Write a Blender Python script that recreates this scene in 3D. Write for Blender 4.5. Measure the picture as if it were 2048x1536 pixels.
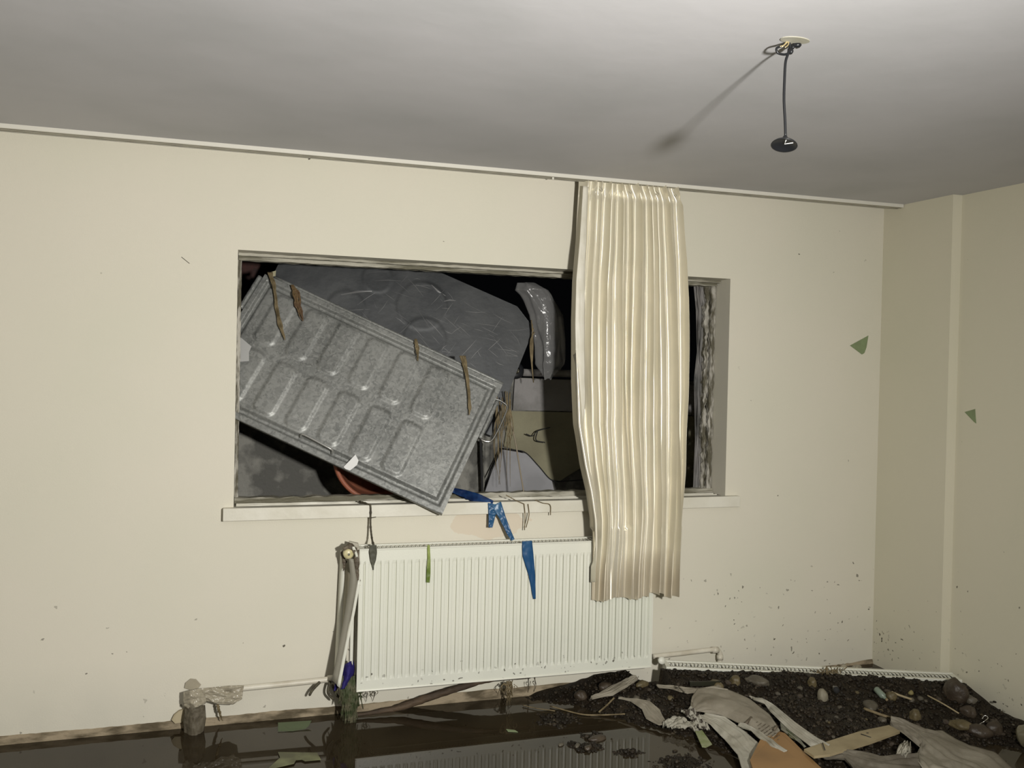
import bpy, bmesh, math, random
from mathutils import Vector, Matrix, noise
for o in list(bpy.data.objects): bpy.data.objects.remove(o)
scene = bpy.context.scene
COL = scene.collection
PI = math.pi
V = Vector

# ------------------------------------------------------------------ camera
FPX = 1750.0
YAW, PITCH, ROLL = 0.300591, -0.012456, 0.021298
CAMP = V((0, -3.8475, 1.5))
cy, sy, cp, sp = math.cos(YAW), math.sin(YAW), math.cos(PITCH), math.sin(PITCH)
FWD = V((sy*cp, cy*cp, sp)); R0 = V((cy, -sy, 0)); U0 = R0.cross(FWD)
RT = math.cos(ROLL)*R0 + math.sin(ROLL)*U0
UP = -math.sin(ROLL)*R0 + math.cos(ROLL)*U0
cam_data = bpy.data.cameras.new('camera')
cam = bpy.data.objects.new('camera', cam_data); COL.objects.link(cam)
cam_data.sensor_fit = 'HORIZONTAL'; cam_data.sensor_width = 36.0
cam_data.lens = FPX/2048*36.0; cam_data.clip_start = 0.05
cam.matrix_world = Matrix(((RT.x, UP.x, -FWD.x, CAMP.x), (RT.y, UP.y, -FWD.y, CAMP.y), (RT.z, UP.z, -FWD.z, CAMP.z), (0, 0, 0, 1)))
scene.camera = cam

# ------------------------------------------------------------------ world, light, exposure
w = bpy.data.worlds.new('world'); scene.world = w; w.use_nodes = True
w.node_tree.nodes['Background'].inputs[0].default_value = (0.55, 0.6, 0.7, 1)
w.node_tree.nodes['Background'].inputs[1].default_value = 0.002
ld = bpy.data.lights.new('torch_light', 'SPOT'); ld.energy = 520; ld.color = (1.0, 0.973, 0.915)
ld.shadow_soft_size = 0.07; ld.spot_size = math.radians(152); ld.spot_blend = 1.0
lo = bpy.data.objects.new('torch_light', ld); COL.objects.link(lo)
lo.location = (0.87, -3.9, 1.56)
lo.rotation_euler = (V((-0.10, 0.0, 1.12)) - V(lo.location)).to_track_quat('-Z', 'Y').to_euler()
scene.view_settings.view_transform = 'Standard'; scene.view_settings.look = 'None'
scene.view_settings.gamma = 1.0; scene.view_settings.use_curve_mapping = False
scene.view_settings.exposure = 0.0

# ------------------------------------------------------------------ helpers
def ray(px, py): return FWD*FPX + RT*(px-1024) - UP*(py-768)
def onY(px, py, y): d = ray(px, py); return CAMP + d*((y-CAMP.y)/d.y)
def onZ(px, py, z): d = ray(px, py); return CAMP + d*((z-CAMP.z)/d.z)
def onX(px, py, x): d = ray(px, py); return CAMP + d*((x-CAMP.x)/d.x)
def nz(p, s=1.0, o=0.0): return noise.noise(V((p[0]*s+o, p[1]*s+o*1.7, (p[2] if len(p) > 2 else 0)*s-o)))
def sstep(a, b, x):
    t = min(1, max(0, (x-a)/(b-a))); return t*t*(3-2*t)

def tag(o, label, cat, group=None, kind=None):
    if label: o['label'] = label
    if cat: o['category'] = cat
    if group: o['group'] = group
    if kind: o['kind'] = kind
    return o
def empty(name, loc, label, cat, group=None):
    o = bpy.data.objects.new(name, None); COL.objects.link(o); o.location = loc
    o.empty_display_size = 0.05
    return tag(o, label, cat, group)
def mesh(name, verts, faces, m, parent=None, smooth=True, solid=0, sub=0):
    me = bpy.data.meshes.new(name); me.from_pydata([tuple(v) for v in verts], [], faces); me.update()
    bm = bmesh.new(); bm.from_mesh(me); bmesh.ops.recalc_face_normals(bm, faces=bm.faces); bm.to_mesh(me); bm.free()
    if smooth:
        for p in me.polygons: p.use_smooth = True
    if m: me.materials.append(m)
    o = bpy.data.objects.new(name, me); COL.objects.link(o)
    if parent:
        o.parent = parent
        L = V((0, 0, 0)); q = parent
        while q: L += V(q.location); q = q.parent
        if L.length: me.transform(Matrix.Translation(-L))
    if sub: mo = o.modifiers.new('sub', 'SUBSURF'); mo.levels = mo.render_levels = sub
    if solid: mo = o.modifiers.new('thick', 'SOLIDIFY'); mo.thickness = solid; mo.offset = 0
    return o
class MB:
    def __init__(s): s.v = []; s.f = []
    def add(s, vs, fs):
        n = len(s.v); s.v += [V(v) for v in vs]; s.f += [tuple(i+n for i in f) for f in fs]; return s
    def box(s, a, b, M=None):
        a, b = V(a), V(b)
        vs = [V((x, y, z)) for x in (a.x, b.x) for y in (a.y, b.y) for z in (a.z, b.z)]
        if M: vs = [M @ v for v in vs]
        return s.add(vs, [(0, 1, 3, 2), (4, 6, 7, 5), (0, 4, 5, 1), (2, 3, 7, 6), (0, 2, 6, 4), (1, 5, 7, 3)])
    def tube(s, pts, r, n=8, cap=True):
        pts = [V(p) for p in pts]; k = len(pts)
        rs = r if isinstance(r, (list, tuple)) else [r]*k
        T = [(pts[min(i+1, k-1)]-pts[max(i-1, 0)]).normalized() for i in range(k)]
        a = T[0].orthogonal().normalized(); vs = []
        for i in range(k):
            a = (a - T[i]*a.dot(T[i])).normalized(); b = T[i].cross(a)
            vs += [pts[i] + (a*math.cos(2*PI*j/n)+b*math.sin(2*PI*j/n))*rs[i] for j in range(n)]
        fs = [(i*n+j, i*n+(j+1) % n, (i+1)*n+(j+1) % n, (i+1)*n+j) for i in range(k-1) for j in range(n)]
        if cap: fs += [tuple(range(n))[::-1], tuple((k-1)*n+j for j in range(n))]
        return s.add(vs, fs)
    def lathe(s, prof, M, n=24):
        vs = [M @ V((r*math.cos(2*PI*j/n), r*math.sin(2*PI*j/n), z)) for r, z in prof for j in range(n)]
        fs = [(i*n+j, i*n+(j+1) % n, (i+1)*n+(j+1) % n, (i+1)*n+j) for i in range(len(prof)-1) for j in range(n)]
        return s.add(vs, fs)
    def grid(s, fn, nu, nv):
        vs = [fn(i/nu, j/nv) for j in range(nv+1) for i in range(nu+1)]
        fs = [(j*(nu+1)+i, j*(nu+1)+i+1, (j+1)*(nu+1)+i+1, (j+1)*(nu+1)+i) for j in range(nv) for i in range(nu)]
        return s.add(vs, fs)
    def build(s, name, m, parent=None, **k): return mesh(name, s.v, s.f, m, parent, **k)
def bevel(o, w_=0.003, seg=2):
    b = o.modifiers.new('bevel', 'BEVEL'); b.width = w_; b.segments = seg; b.limit_method = 'ANGLE'; return o
def spline(pts, n=8):
    pts = [V(p) for p in pts]; out = []
    P = [pts[0]*2-pts[1]] + pts + [pts[-1]*2-pts[-2]]
    for i in range(1, len(P)-2):
        for k in range(n):
            t = k/n; a, b, c, d = P[i-1], P[i], P[i+1], P[i+2]
            out.append(0.5*((2*b)+(c-a)*t+(2*a-5*b+4*c-d)*t*t+(3*b-a-3*c+d)*t**3))
    out.append(pts[-1]); return out
def lerp1(tab, x):
    for (a, va), (b, vb) in zip(tab, tab[1:]):
        if x <= b: return va+(vb-va)*max(0, (x-a))/(b-a)
    return tab[-1][1]
def poly_at(pts, t):
    n = len(pts)-1; x = min(t*n, n-1e-9); i = int(x); f = x-i
    a, b = pts[i], pts[i+1]
    return (a[0]+(b[0]-a[0])*f, a[1]+(b[1]-a[1])*f) if len(a) == 2 else V(a).lerp(V(b), f)

# ------------------------------------------------------------------ materials
def mat(name, col, rough=0.6, metal=0.0, spec=0.5, var=None, vscale=5.0, vlo=0.4, vhi=0.65, bump=0.0, bscale=60.0, detail=6, alpha=1.0, trans=0.0, ior=1.45, stretch=None):
    m = bpy.data.materials.new(name); m.use_nodes = True
    nt = m.node_tree; N = nt.nodes; L = nt.links; b = N['Principled BSDF']
    b.inputs['Base Color'].default_value = (*col, 1); b.inputs['Roughness'].default_value = rough
    b.inputs['Metallic'].default_value = metal; b.inputs['Specular IOR Level'].default_value = spec
    b.inputs['IOR'].default_value = ior
    if trans: b.inputs['Transmission Weight'].default_value = trans
    if alpha < 1: b.inputs['Alpha'].default_value = alpha
    tc = N.new('ShaderNodeTexCoord'); mp = N.new('ShaderNodeMapping'); L.new(tc.outputs['Object'], mp.inputs[0])
    if stretch: mp.inputs['Scale'].default_value = stretch
    if var:
        n = N.new('ShaderNodeTexNoise'); n.inputs['Scale'].default_value = vscale; n.inputs['Detail'].default_value = detail
        L.new(mp.outputs[0], n.inputs['Vector'])
        r = N.new('ShaderNodeValToRGB'); r.color_ramp.elements[0].position = vlo; r.color_ramp.elements[1].position = vhi
        r.color_ramp.elements[0].color = (*col, 1); r.color_ramp.elements[1].color = (*var, 1)
        L.new(n.outputs['Fac'], r.inputs[0]); L.new(r.outputs[0], b.inputs['Base Color'])
    if bump:
        n = N.new('ShaderNodeTexNoise'); n.inputs['Scale'].default_value = bscale; n.inputs['Detail'].default_value = 5
        L.new(mp.outputs[0], n.inputs['Vector'])
        bp = N.new('ShaderNodeBump'); bp.inputs['Strength'].default_value = bump; bp.inputs['Distance'].default_value = 0.01
        L.new(n.outputs['Fac'], bp.inputs['Height']); L.new(bp.outputs[0], b.inputs['Normal'])
    return m
def ramp(N, p0, p1, c0=(0, 0, 0, 1), c1=(1, 1, 1, 1)):
    r = N.new('ShaderNodeValToRGB'); e = r.color_ramp.elements
    e[0].position = p0; e[1].position = p1; e[0].color = c0; e[1].color = c1; return r
def mixc(nt, fac, a, b):
    m = nt.nodes.new('ShaderNodeMix'); m.data_type = 'RGBA'
    if isinstance(fac, float): m.inputs[0].default_value = fac
    else: nt.links.new(fac, m.inputs[0])
    for s_, i in ((a, 6), (b, 7)):
        if isinstance(s_, tuple): m.inputs[i].default_value = (*s_, 1)
        else: nt.links.new(s_, m.inputs[i])
    return m.outputs[2]
def mathn(nt, op, a, b=None, clamp=False):
    m = nt.nodes.new('ShaderNodeMath'); m.operation = op; m.use_clamp = clamp
    for s_, i in ((a, 0), (b, 1)):
        if s_ is None: continue
        if isinstance(s_, (int, float)): m.inputs[i].default_value = s_
        else: nt.links.new(s_, m.inputs[i])
    return m.outputs[0]
def wall_mat(name, base, specks=1.0, xgrad=True, zhi=0.62, rough=0.75):
    """painted plaster with fine roller texture and mud specks splashed up from the flood line"""
    m = bpy.data.materials.new(name); m.use_nodes = True; nt = m.node_tree; N = nt.nodes; L = nt.links; b = N['Principled BSDF']
    b.inputs['Roughness'].default_value = rough; b.inputs['Specular IOR Level'].default_value = 0.25 if rough > 0.5 else 0.5
    tc = N.new('ShaderNodeTexCoord'); pos = tc.outputs['Object']
    sx = N.new('ShaderNodeSeparateXYZ'); L.new(pos, sx.inputs[0]); X, Y, Z = sx.outputs
    def noi(scale, det=3, sc=(1, 1, 1)):
        mp = N.new('ShaderNodeMapping'); mp.inputs['Scale'].default_value = sc; L.new(pos, mp.inputs[0])
        n = N.new('ShaderNodeTexNoise'); n.inputs['Scale'].default_value = scale; n.inputs['Detail'].default_value = det
        L.new(mp.outputs[0], n.inputs['Vector']); return n.outputs['Fac']
    big = ramp(N, 0.35, 0.7); L.new(noi(1.3, 3), big.inputs[0])
    c = mixc(nt, big.outputs[0], base, (base[0]*0.955, base[1]*0.975, base[2]*0.955))
    # rising damp tint just above the water
    lo_ = N.new('ShaderNodeMapRange'); lo_.inputs[1].default_value = 0.30; lo_.inputs[2].default_value = 0.0; L.new(Z, lo_.inputs[0])
    dn = mathn(nt, 'MULTIPLY', lo_.outputs[0], mathn(nt, 'MULTIPLY', noi(5, 4), 0.75))
    c = mixc(nt, dn, c, (base[0]*0.72, base[1]*0.74, base[2]*0.76))
    # old damp stain below the sill
    vd = N.new('ShaderNodeVectorMath'); vd.operation = 'MULTIPLY_ADD'; vd.inputs[1].default_value = (3.2, 0, 9.0); vd.inputs[2].default_value = (-3.2*1.10, 0, -9.0*0.815); L.new(pos, vd.inputs[0])
    ln = N.new('ShaderNodeVectorMath'); ln.operation = 'LENGTH'; L.new(vd.outputs[0], ln.inputs[0])
    st_ = mathn(nt, 'LESS_THAN', mathn(nt, 'ADD', ln.outputs['Value'], mathn(nt, 'MULTIPLY', noi(9, 4), 0.9)), 1.05)
    c = mixc(nt, mathn(nt, 'MULTIPLY', st_, 0.55), c, (0.60, 0.50, 0.38))
    # specks
    zr = N.new('ShaderNodeMapRange'); zr.inputs[1].default_value = zhi; zr.inputs[2].default_value = 0.02; zr.inputs[3].default_value = 0.018 if zhi > 0.3 else 0.0; L.new(Z, zr.inputs[0])
    dens = zr.outputs[0]
    if xgrad:
        xr = N.new('ShaderNodeMapRange'); xr.inputs[1].default_value = 1.6; xr.inputs[2].default_value = 2.7; xr.inputs[3].default_value = 0.16; L.new(X, xr.inputs[0])
        dens = mathn(nt, 'MULTIPLY', dens, xr.outputs[0])
    vo = N.new('ShaderNodeTexVoronoi'); vo.inputs['Scale'].default_value = 42
    ad = N.new('ShaderNodeVectorMath'); ad.operation = 'ADD'
    nd = N.new('ShaderNodeTexNoise'); nd.inputs['Scale'].default_value = 30; L.new(pos, nd.inputs['Vector'])
    sc_ = N.new('ShaderNodeVectorMath'); sc_.operation = 'SCALE'; sc_.inputs[3].default_value = 0.045; L.new(nd.outputs['Color'], sc_.inputs[0])
    L.new(pos, ad.inputs[0]); L.new(sc_.outputs[0], ad.inputs[1]); L.new(ad.outputs[0], vo.inputs['Vector'])
    cs = N.new('ShaderNodeSeparateXYZ'); L.new(vo.outputs['Color'], cs.inputs[0])
    thr = mathn(nt, 'MULTIPLY', dens, mathn(nt, 'POWER', noi(3.5, 2), 1.5))
    on = mathn(nt, 'LESS_THAN', cs.outputs[0], mathn(nt, 'MULTIPLY', thr, 2.0*specks))
    near = mathn(nt, 'LESS_THAN', vo.outputs['Distance'], mathn(nt, 'MULTIPLY', cs.outputs[1], 0.26))
    sp_ = mathn(nt, 'MULTIPLY', mathn(nt, 'MULTIPLY', on, near), mathn(nt, 'ADD', mathn(nt, 'MULTIPLY', cs.outputs[2], 0.8), 0.1))
    c = mixc(nt, sp_, c, (0.05, 0.04, 0.025))
    L.new(c, b.inputs['Base Color'])
    bp = N.new('ShaderNodeBump'); bp.inputs['Strength'].default_value = 0.12; bp.inputs['Distance'].default_value = 0.004
    L.new(noi(160, 3), bp.inputs['Height']); L.new(bp.outputs[0], b.inputs['Normal'])
    return m
CREAM = (0.66, 0.625, 0.53)
M_wall = wall_mat('wall_paint', CREAM)
M_wallR = wall_mat('side_wall_paint', (0.64, 0.605, 0.485), 1.3, False)
M_radf = wall_mat('radiator_front_enamel', (0.70, 0.70, 0.615), 3.0, False, 0.10, 0.35)
M_ceil = mat('ceiling_paint', (0.555, 0.55, 0.565), 0.85, spec=0.15, var=(0.50, 0.50, 0.51), vscale=2.0, vlo=0.40, vhi=0.7, bump=0.12, bscale=9, detail=3)
M_rail = mat('rail_white', (0.66, 0.64, 0.57), 0.45)
M_sill = mat('sill_paint', (0.68, 0.66, 0.575), 0.4, var=(0.60, 0.575, 0.48), vscale=6, bump=0.1, bscale=40)
M_silltop = mat('sill_top_shaded', (0.16, 0.145, 0.11), 0.55, var=(0.32, 0.30, 0.25), vscale=4, stretch=(0.4, 6, 1), bump=0.4)  # dark tone paints in the shade of the barely lit sill top
M_frame = mat('weathered_frame', (0.42, 0.40, 0.33), 0.65, var=(0.13, 0.12, 0.08), vscale=9, vlo=0.42, vhi=0.58, stretch=(0.35, 3, 3), bump=0.8, bscale=30)
M_frameV = mat('weathered_jamb', (0.42, 0.40, 0.35), 0.65, var=(0.10, 0.09, 0.06), vscale=12, vlo=0.42, vhi=0.56, stretch=(3, 3, 0.8), bump=1.0, bscale=40)
M_rad = mat('radiator_enamel', (0.70, 0.70, 0.62), 0.35, var=(0.65, 0.65, 0.565), vscale=4, bump=0.02)
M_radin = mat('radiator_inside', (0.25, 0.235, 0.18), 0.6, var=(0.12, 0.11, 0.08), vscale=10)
M_mudm = mat('mud_smear', (0.075, 0.058, 0.038), 0.55, var=(0.14, 0.115, 0.08), vscale=30, bump=0.7)
M_brass = mat('valve_cap_yellowed', (0.62, 0.56, 0.33), 0.35, var=(0.40, 0.36, 0.18), vscale=50, vhi=0.7)
M_chrome = mat('bright_metal', (0.7, 0.7, 0.68), 0.2, metal=1.0)
M_pipe = mat('painted_pipe', (0.62, 0.59, 0.50), 0.4, var=(0.50, 0.46, 0.37), vscale=9)
M_black = mat('black_plastic', (0.012, 0.013, 0.015), 0.35)
M_copper = mat('bare_wire', (0.75, 0.62, 0.35), 0.3, metal=0.7)
M_darksh = mat('dark_scratched_metal', (0.050, 0.053, 0.056), 0.5, metal=0.3, var=(0.075, 0.078, 0.08), vscale=6, bump=0.15, bscale=25)
M_terra = mat('terracotta', (0.30, 0.10, 0.055), 0.55, var=(0.17, 0.075, 0.045), vscale=8)
M_straw = mat('dry_straw', (0.20, 0.155, 0.085), 0.7, var=(0.10, 0.075, 0.035), vscale=25, bump=0.4)
M_leafbr = mat('brown_leaf', (0.11, 0.065, 0.035), 0.55, var=(0.16, 0.11, 0.05), vscale=20, bump=0.5)
M_paper = mat('wet_paper', (0.70, 0.70, 0.69), 0.5)
M_blue = mat('blue_film', (0.012, 0.065, 0.165), 0.35, var=(0.07, 0.18, 0.30), vscale=9, vlo=0.5, vhi=0.85, stretch=(1, 1, 0.2))
M_navy = mat('navy_cloth', (0.018, 0.012, 0.12), 0.7, bump=0.5)
M_twig = mat('twig', (0.05, 0.042, 0.028), 0.7, var=(0.09, 0.08, 0.05), vscale=40, bump=0.6)
M_green = mat('green_scrap', (0.19, 0.235, 0.125), 0.5, var=(0.21, 0.27, 0.14), vscale=30)
M_grass = mat('grass_blade', (0.10, 0.15, 0.02), 0.5, var=(0.30, 0.36, 0.10), vscale=12)
M_moss = mat('mossy_weed', (0.045, 0.058, 0.022), 0.7, var=(0.11, 0.10, 0.06), vscale=30, bump=0.8)
M_bark = mat('bark', (0.045, 0.030, 0.018), 0.75, var=(0.09, 0.06, 0.035), vscale=20, stretch=(0.4, 1, 1), bump=0.8)
M_mud = mat('wet_mud', (0.009, 0.006, 0.003), 0.55, spec=0.3, var=(0.022, 0.015, 0.008), vscale=22, vlo=0.4, vhi=0.7, bump=1.0, bscale=70)
M_grav = mat('gravel', (0.010, 0.0068, 0.0035), 0.55, spec=0.3, var=(0.065, 0.050, 0.032), vscale=38, vlo=0.50, vhi=0.80, bump=0.5)
M_stoneA = mat('grey_stone', (0.065, 0.056, 0.040), 0.5, var=(0.105, 0.092, 0.068), vscale=18, bump=0.4)
M_stoneB = mat('ochre_stone', (0.075, 0.058, 0.025), 0.5, var=(0.12, 0.095, 0.048), vscale=18, bump=0.4)
M_stoneC = mat('brown_stone', (0.036, 0.026, 0.017), 0.45, var=(0.06, 0.045, 0.03), vscale=18, bump=0.4)
M_clothw = mat('muddy_white_cloth', (0.34, 0.325, 0.27), 0.7, var=(0.21, 0.19, 0.14), vscale=7, vlo=0.45, vhi=0.75, bump=0.35, bscale=40)
M_clothb = mat('brown_stained_cloth', (0.235, 0.212, 0.165), 0.7, var=(0.15, 0.13, 0.095), vscale=9, vlo=0.45, vhi=0.75, bump=0.35, bscale=40)
M_board = mat('orange_board', (0.26, 0.15, 0.060), 0.55, var=(0.19, 0.11, 0.045), vscale=5, vlo=0.5, vhi=0.75)
M_lath = mat('pale_lath', (0.30, 0.245, 0.145), 0.55, var=(0.23, 0.185, 0.105), vscale=10)
M_out = mat('outer_render', (0.26, 0.25, 0.245), 0.8, var=(0.16, 0.155, 0.145), vscale=7, vlo=0.42, vhi=0.62, bump=0.4)
M_outc = mat('cream_render', (0.25, 0.235, 0.155), 0.8, var=(0.19, 0.175, 0.115), vscale=4, bump=0.3)
M_mott = mat('mottled_render', (0.10, 0.098, 0.088), 0.8, var=(0.23, 0.225, 0.20), vscale=9, vlo=0.48, vhi=0.62, bump=0.5)
M_lav = mat('pale_plasterboard', (0.30, 0.30, 0.315), 0.75, var=(0.24, 0.24, 0.25), vscale=6)
M_soil = mat('night_soil', (0.03, 0.028, 0.022), 0.9)
M_brick = mat('dark_brick', (0.05, 0.016, 0.012), 0.8, var=(0.02, 0.01, 0.008), vscale=15)
M_gap = mat('crack_dark', (0.02, 0.02, 0.02), 0.9)
M_plast = mat('exposed_plaster', (0.30, 0.245, 0.165), 0.8, var=(0.09, 0.07, 0.04), vscale=16, vlo=0.42, vhi=0.60, bump=0.8, bscale=40, stretch=(0.5, 1, 1.5))
def film_mat(name, col, a):
    m = mat(name, col, 0.18, spec=0.8, bump=0.6, bscale=22); m.node_tree.nodes['Principled BSDF'].inputs['Alpha'].default_value = a; return m
M_film = film_mat('clear_film', (0.20, 0.20, 0.20), 0.55)
M_film2 = film_mat('muddy_film', (0.42, 0.38, 0.29), 0.75)
M_glass = mat('bottle_glass', (0.55, 0.60, 0.50), 0.05, trans=0.85, ior=1.5)
M_jarg = mat('murky_jar_glass', (0.30, 0.27, 0.18), 0.12, trans=0.55, ior=1.5)
def galvanised():
    m = bpy.data.materials.new('galvanised_steel'); m.use_nodes = True; nt = m.node_tree; N = nt.nodes; L = nt.links; b = N['Principled BSDF']
    tc = N.new('ShaderNodeTexCoord')
    vo = N.new('ShaderNodeTexVoronoi'); vo.inputs['Scale'].default_value = 95
    nd = N.new('ShaderNodeTexNoise'); nd.inputs['Scale'].default_value = 40; nd.inputs['Detail'].default_value = 4; L.new(tc.outputs['Object'], nd.inputs['Vector'])
    ad = N.new('ShaderNodeVectorMath'); ad.operation = 'MULTIPLY_ADD'; ad.inputs[1].default_value = (0.05, 0.05, 0.05)
    L.new(nd.outputs['Color'], ad.inputs[0]); L.new(tc.outputs['Object'], ad.inputs[2]); L.new(ad.outputs[0], vo.inputs['Vector'])
    bw = N.new('ShaderNodeRGBToBW'); L.new(vo.outputs['Color'], bw.inputs[0])
    n2 = N.new('ShaderNodeTexNoise'); n2.inputs['Scale'].default_value = 3.0; n2.inputs['Detail'].default_value = 5; L.new(tc.outputs['Object'], n2.inputs['Vector'])
    f = mathn(nt, 'ADD', mathn(nt, 'MULTIPLY', bw.outputs[0], 0.5), mathn(nt, 'MULTIPLY', n2.outputs['Fac'], 0.9))
    r = ramp(N, 0.35, 0.85, (0.125, 0.13, 0.124, 1), (0.27, 0.275, 0.262, 1)); L.new(f, r.inputs[0]); L.new(r.outputs[0], b.inputs['Base Color'])
    b.inputs['Metallic'].default_value = 0.35; b.inputs['Roughness'].default_value = 0.46
    bp = N.new('ShaderNodeBump'); bp.inputs['Strength'].default_value = 0.35; bp.inputs['Distance'].default_value = 0.004
    L.new(nd.outputs['Fac'], bp.inputs['Height']); L.new(bp.outputs[0], b.inputs['Normal'])
    return m
M_galv = galvanised()
def satin():
    m = mat('cream_satin', (0.78, 0.735, 0.61), 0.34, spec=0.9, var=(0.73, 0.69, 0.565), vscale=6)
    b = m.node_tree.nodes['Principled BSDF']
    b.inputs['Sheen Weight'].default_value = 0.15; b.inputs['Sheen Roughness'].default_value = 0.4
    b.inputs['Metallic'].default_value = 0.42; b.inputs['Anisotropic'].default_value = 0.85; b.inputs['Anisotropic Rotation'].default_value = 0.25
    tg_ = m.node_tree.nodes.new('ShaderNodeTangent'); tg_.direction_type = 'RADIAL'; tg_.axis = 'Z'; m.node_tree.links.new(tg_.outputs[0], b.inputs['Tangent'])
    nt = m.node_tree; N = nt.nodes; L = nt.links
    # silt-stained lower hem
    old = b.inputs['Base Color'].links[0].from_socket
    tc = N.new('ShaderNodeTexCoord'); sx = N.new('ShaderNodeSeparateXYZ'); L.new(tc.outputs['Object'], sx.inputs[0])
    n = N.new('ShaderNodeTexNoise'); n.inputs['Scale'].default_value = 6; n.inputs['Detail'].default_value = 4; L.new(tc.outputs['Object'], n.inputs['Vector'])
    zz = mathn(nt, 'ADD', sx.outputs[2], mathn(nt, 'MULTIPLY', n.outputs['Fac'], 0.22))
    mr = N.new('ShaderNodeMapRange'); mr.inputs[1].default_value = -1.58; mr.inputs[2].default_value = -1.72; mr.inputs[4].default_value = 0.75; L.new(zz, mr.inputs[0])
    L.new(mixc(nt, mr.outputs[0], old, (0.50, 0.44, 0.33)), b.inputs['Base Color'])
    return m
M_satin = satin()
M_hem = mat('hem_lining', (0.70, 0.67, 0.58), 0.5, spec=0.4, var=(0.64, 0.61, 0.51), vscale=14, bump=0.25, bscale=30)
M_water = mat('murky_water', (0.022, 0.016, 0.009), 0.015, spec=0.5, ior=1.33, var=(0.034, 0.026, 0.015), vscale=2.5, bump=0.012, bscale=5)

# ------------------------------------------------------------------ setting
ZF = -0.52; ZC = 2.55; XR = 3.228; XR2 = 3.28; XL = -2.3; YB = -6.2
WX0, WX1, WZ0, WZ1 = -0.020, 2.319, 0.905, 1.992; WT = 0.17
def struct(o): o['kind'] = 'structure'; return o
def ceil_z(x, y): return 2.406 + 0.030*(y+0.12) + 0.0035*(x-3.2)
# back wall with the window opening
b = MB()
xs = [XL-0.1, WX0, WX1, XR+0.3]; zs = [ZF, WZ0, WZ1, ZC]
for i in range(3):
    for j in range(3):
        if i == 1 and j == 1: continue
        b.add([(xs[i], 0, zs[j]), (xs[i+1], 0, zs[j]), (xs[i+1], 0, zs[j+1]), (xs[i], 0, zs[j+1])], [(0, 1, 2, 3)])
        b.add([(xs[i], WT, zs[j]), (xs[i+1], WT, zs[j]), (xs[i+1], WT, zs[j+1]), (xs[i], WT, zs[j+1])], [(0, 1, 2, 3)])
for (x0, z0, x1, z1) in ((WX0, WZ0, WX1, WZ0), (WX1, WZ0, WX1, WZ1), (WX0, WZ1, WX1, WZ1), (WX0, WZ0, WX0, WZ1)):
    b.add([(x0, 0, z0), (x1, 0, z1), (x1, WT, z1), (x0, WT, z0)], [(0, 1, 2, 3)])
struct(b.build('wall_back', M_wall, smooth=False))
# right wall with its jog
b = MB()
pts = [(XR, 0.0), (XR, -0.47), (XR+0.052, -0.472), (XR+0.052, YB), (XR+0.3, YB), (XR+0.3, 0)]
for (x0, y0), (x1, y1) in zip(pts, pts[1:]+pts[:1]):
    b.add([(x0, y0, ZF), (x1, y1, ZF), (x1, y1, ZC), (x0, y0, ZC)], [(0, 1, 2, 3)])
struct(b.build('wall_right', M_wallR, smooth=False))
struct(MB().box((XL-0.1, YB, ZF), (XL, 0, ZC)).build('wall_left', M_wall, smooth=False))
struct(MB().box((XL-0.1, YB-0.1, ZF), (XR+0.3, YB, ZC)).build('wall_front', M_wall, smooth=False))
struct(MB().box((XL-0.1, YB-0.1, ZF-0.1), (XR+0.3, 0.1, ZF)).build('floor', M_mud, smooth=False))
b = MB()
b.grid(lambda u, v: V((XL-0.1+u*(XR+0.4-XL), YB-0.1+v*(0.1-YB), ceil_z(XL-0.1+u*(XR+0.4-XL), YB-0.1+v*(0.1-YB)) + 0.0008*nz((u*9, v*9, 0)))), 60, 60)
b.box((XL-0.1, YB-0.1, 2.6), (XR+0.3, 0.1, 2.65))
struct(b.build('ceiling', M_ceil))
# plaster strip bared at the water line
b = MB(); n = 500
for i in range(n+1):
    x = XL + (XR-XL)*i/n
    if x > 1.75: top = 0.001 + 0.018*sstep(3.0, 3.22, x)
    elif x < 0.9: top = 0.029 + 0.005*nz((x*3, 1, 0)) + 0.003*nz((x*30, 2, 0))
    else: top = 0.040 + 0.012*nz((x*6, 1, 0))
    bot = min(top-0.001, 0.002 + 0.022*max(0, nz((x*7, 5, 0))) + 0.008*nz((x*50, 7, 0)))
    b.v += [V((x, -0.009, -0.03)), V((x, -0.009, bot)), V((x, -0.004, max(top, bot+0.006))), V((x, 0.0, max(top, bot+0.006)+0.003))]
for i in range(n):
    for k in range(3): b.f.append((i*4+k, i*4+k+1, i*4+4+k+1, i*4+4+k))
struct(b.build('baseboard_back', M_plast, smooth=False))
# window sill
sill = MB().box((-0.062, -0.035, 0.858), (2.385, 0.012, 0.912)).build('window_sill', M_sill, smooth=False); bevel(sill, 0.003)
tag(struct(sill), None, None); sill.name = 'trim_1'
b = MB().box((WX0, 0.012, 0.86), (WX1, 0.12, 0.908))
struct(b.build('trim_2', M_silltop, smooth=False))
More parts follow.
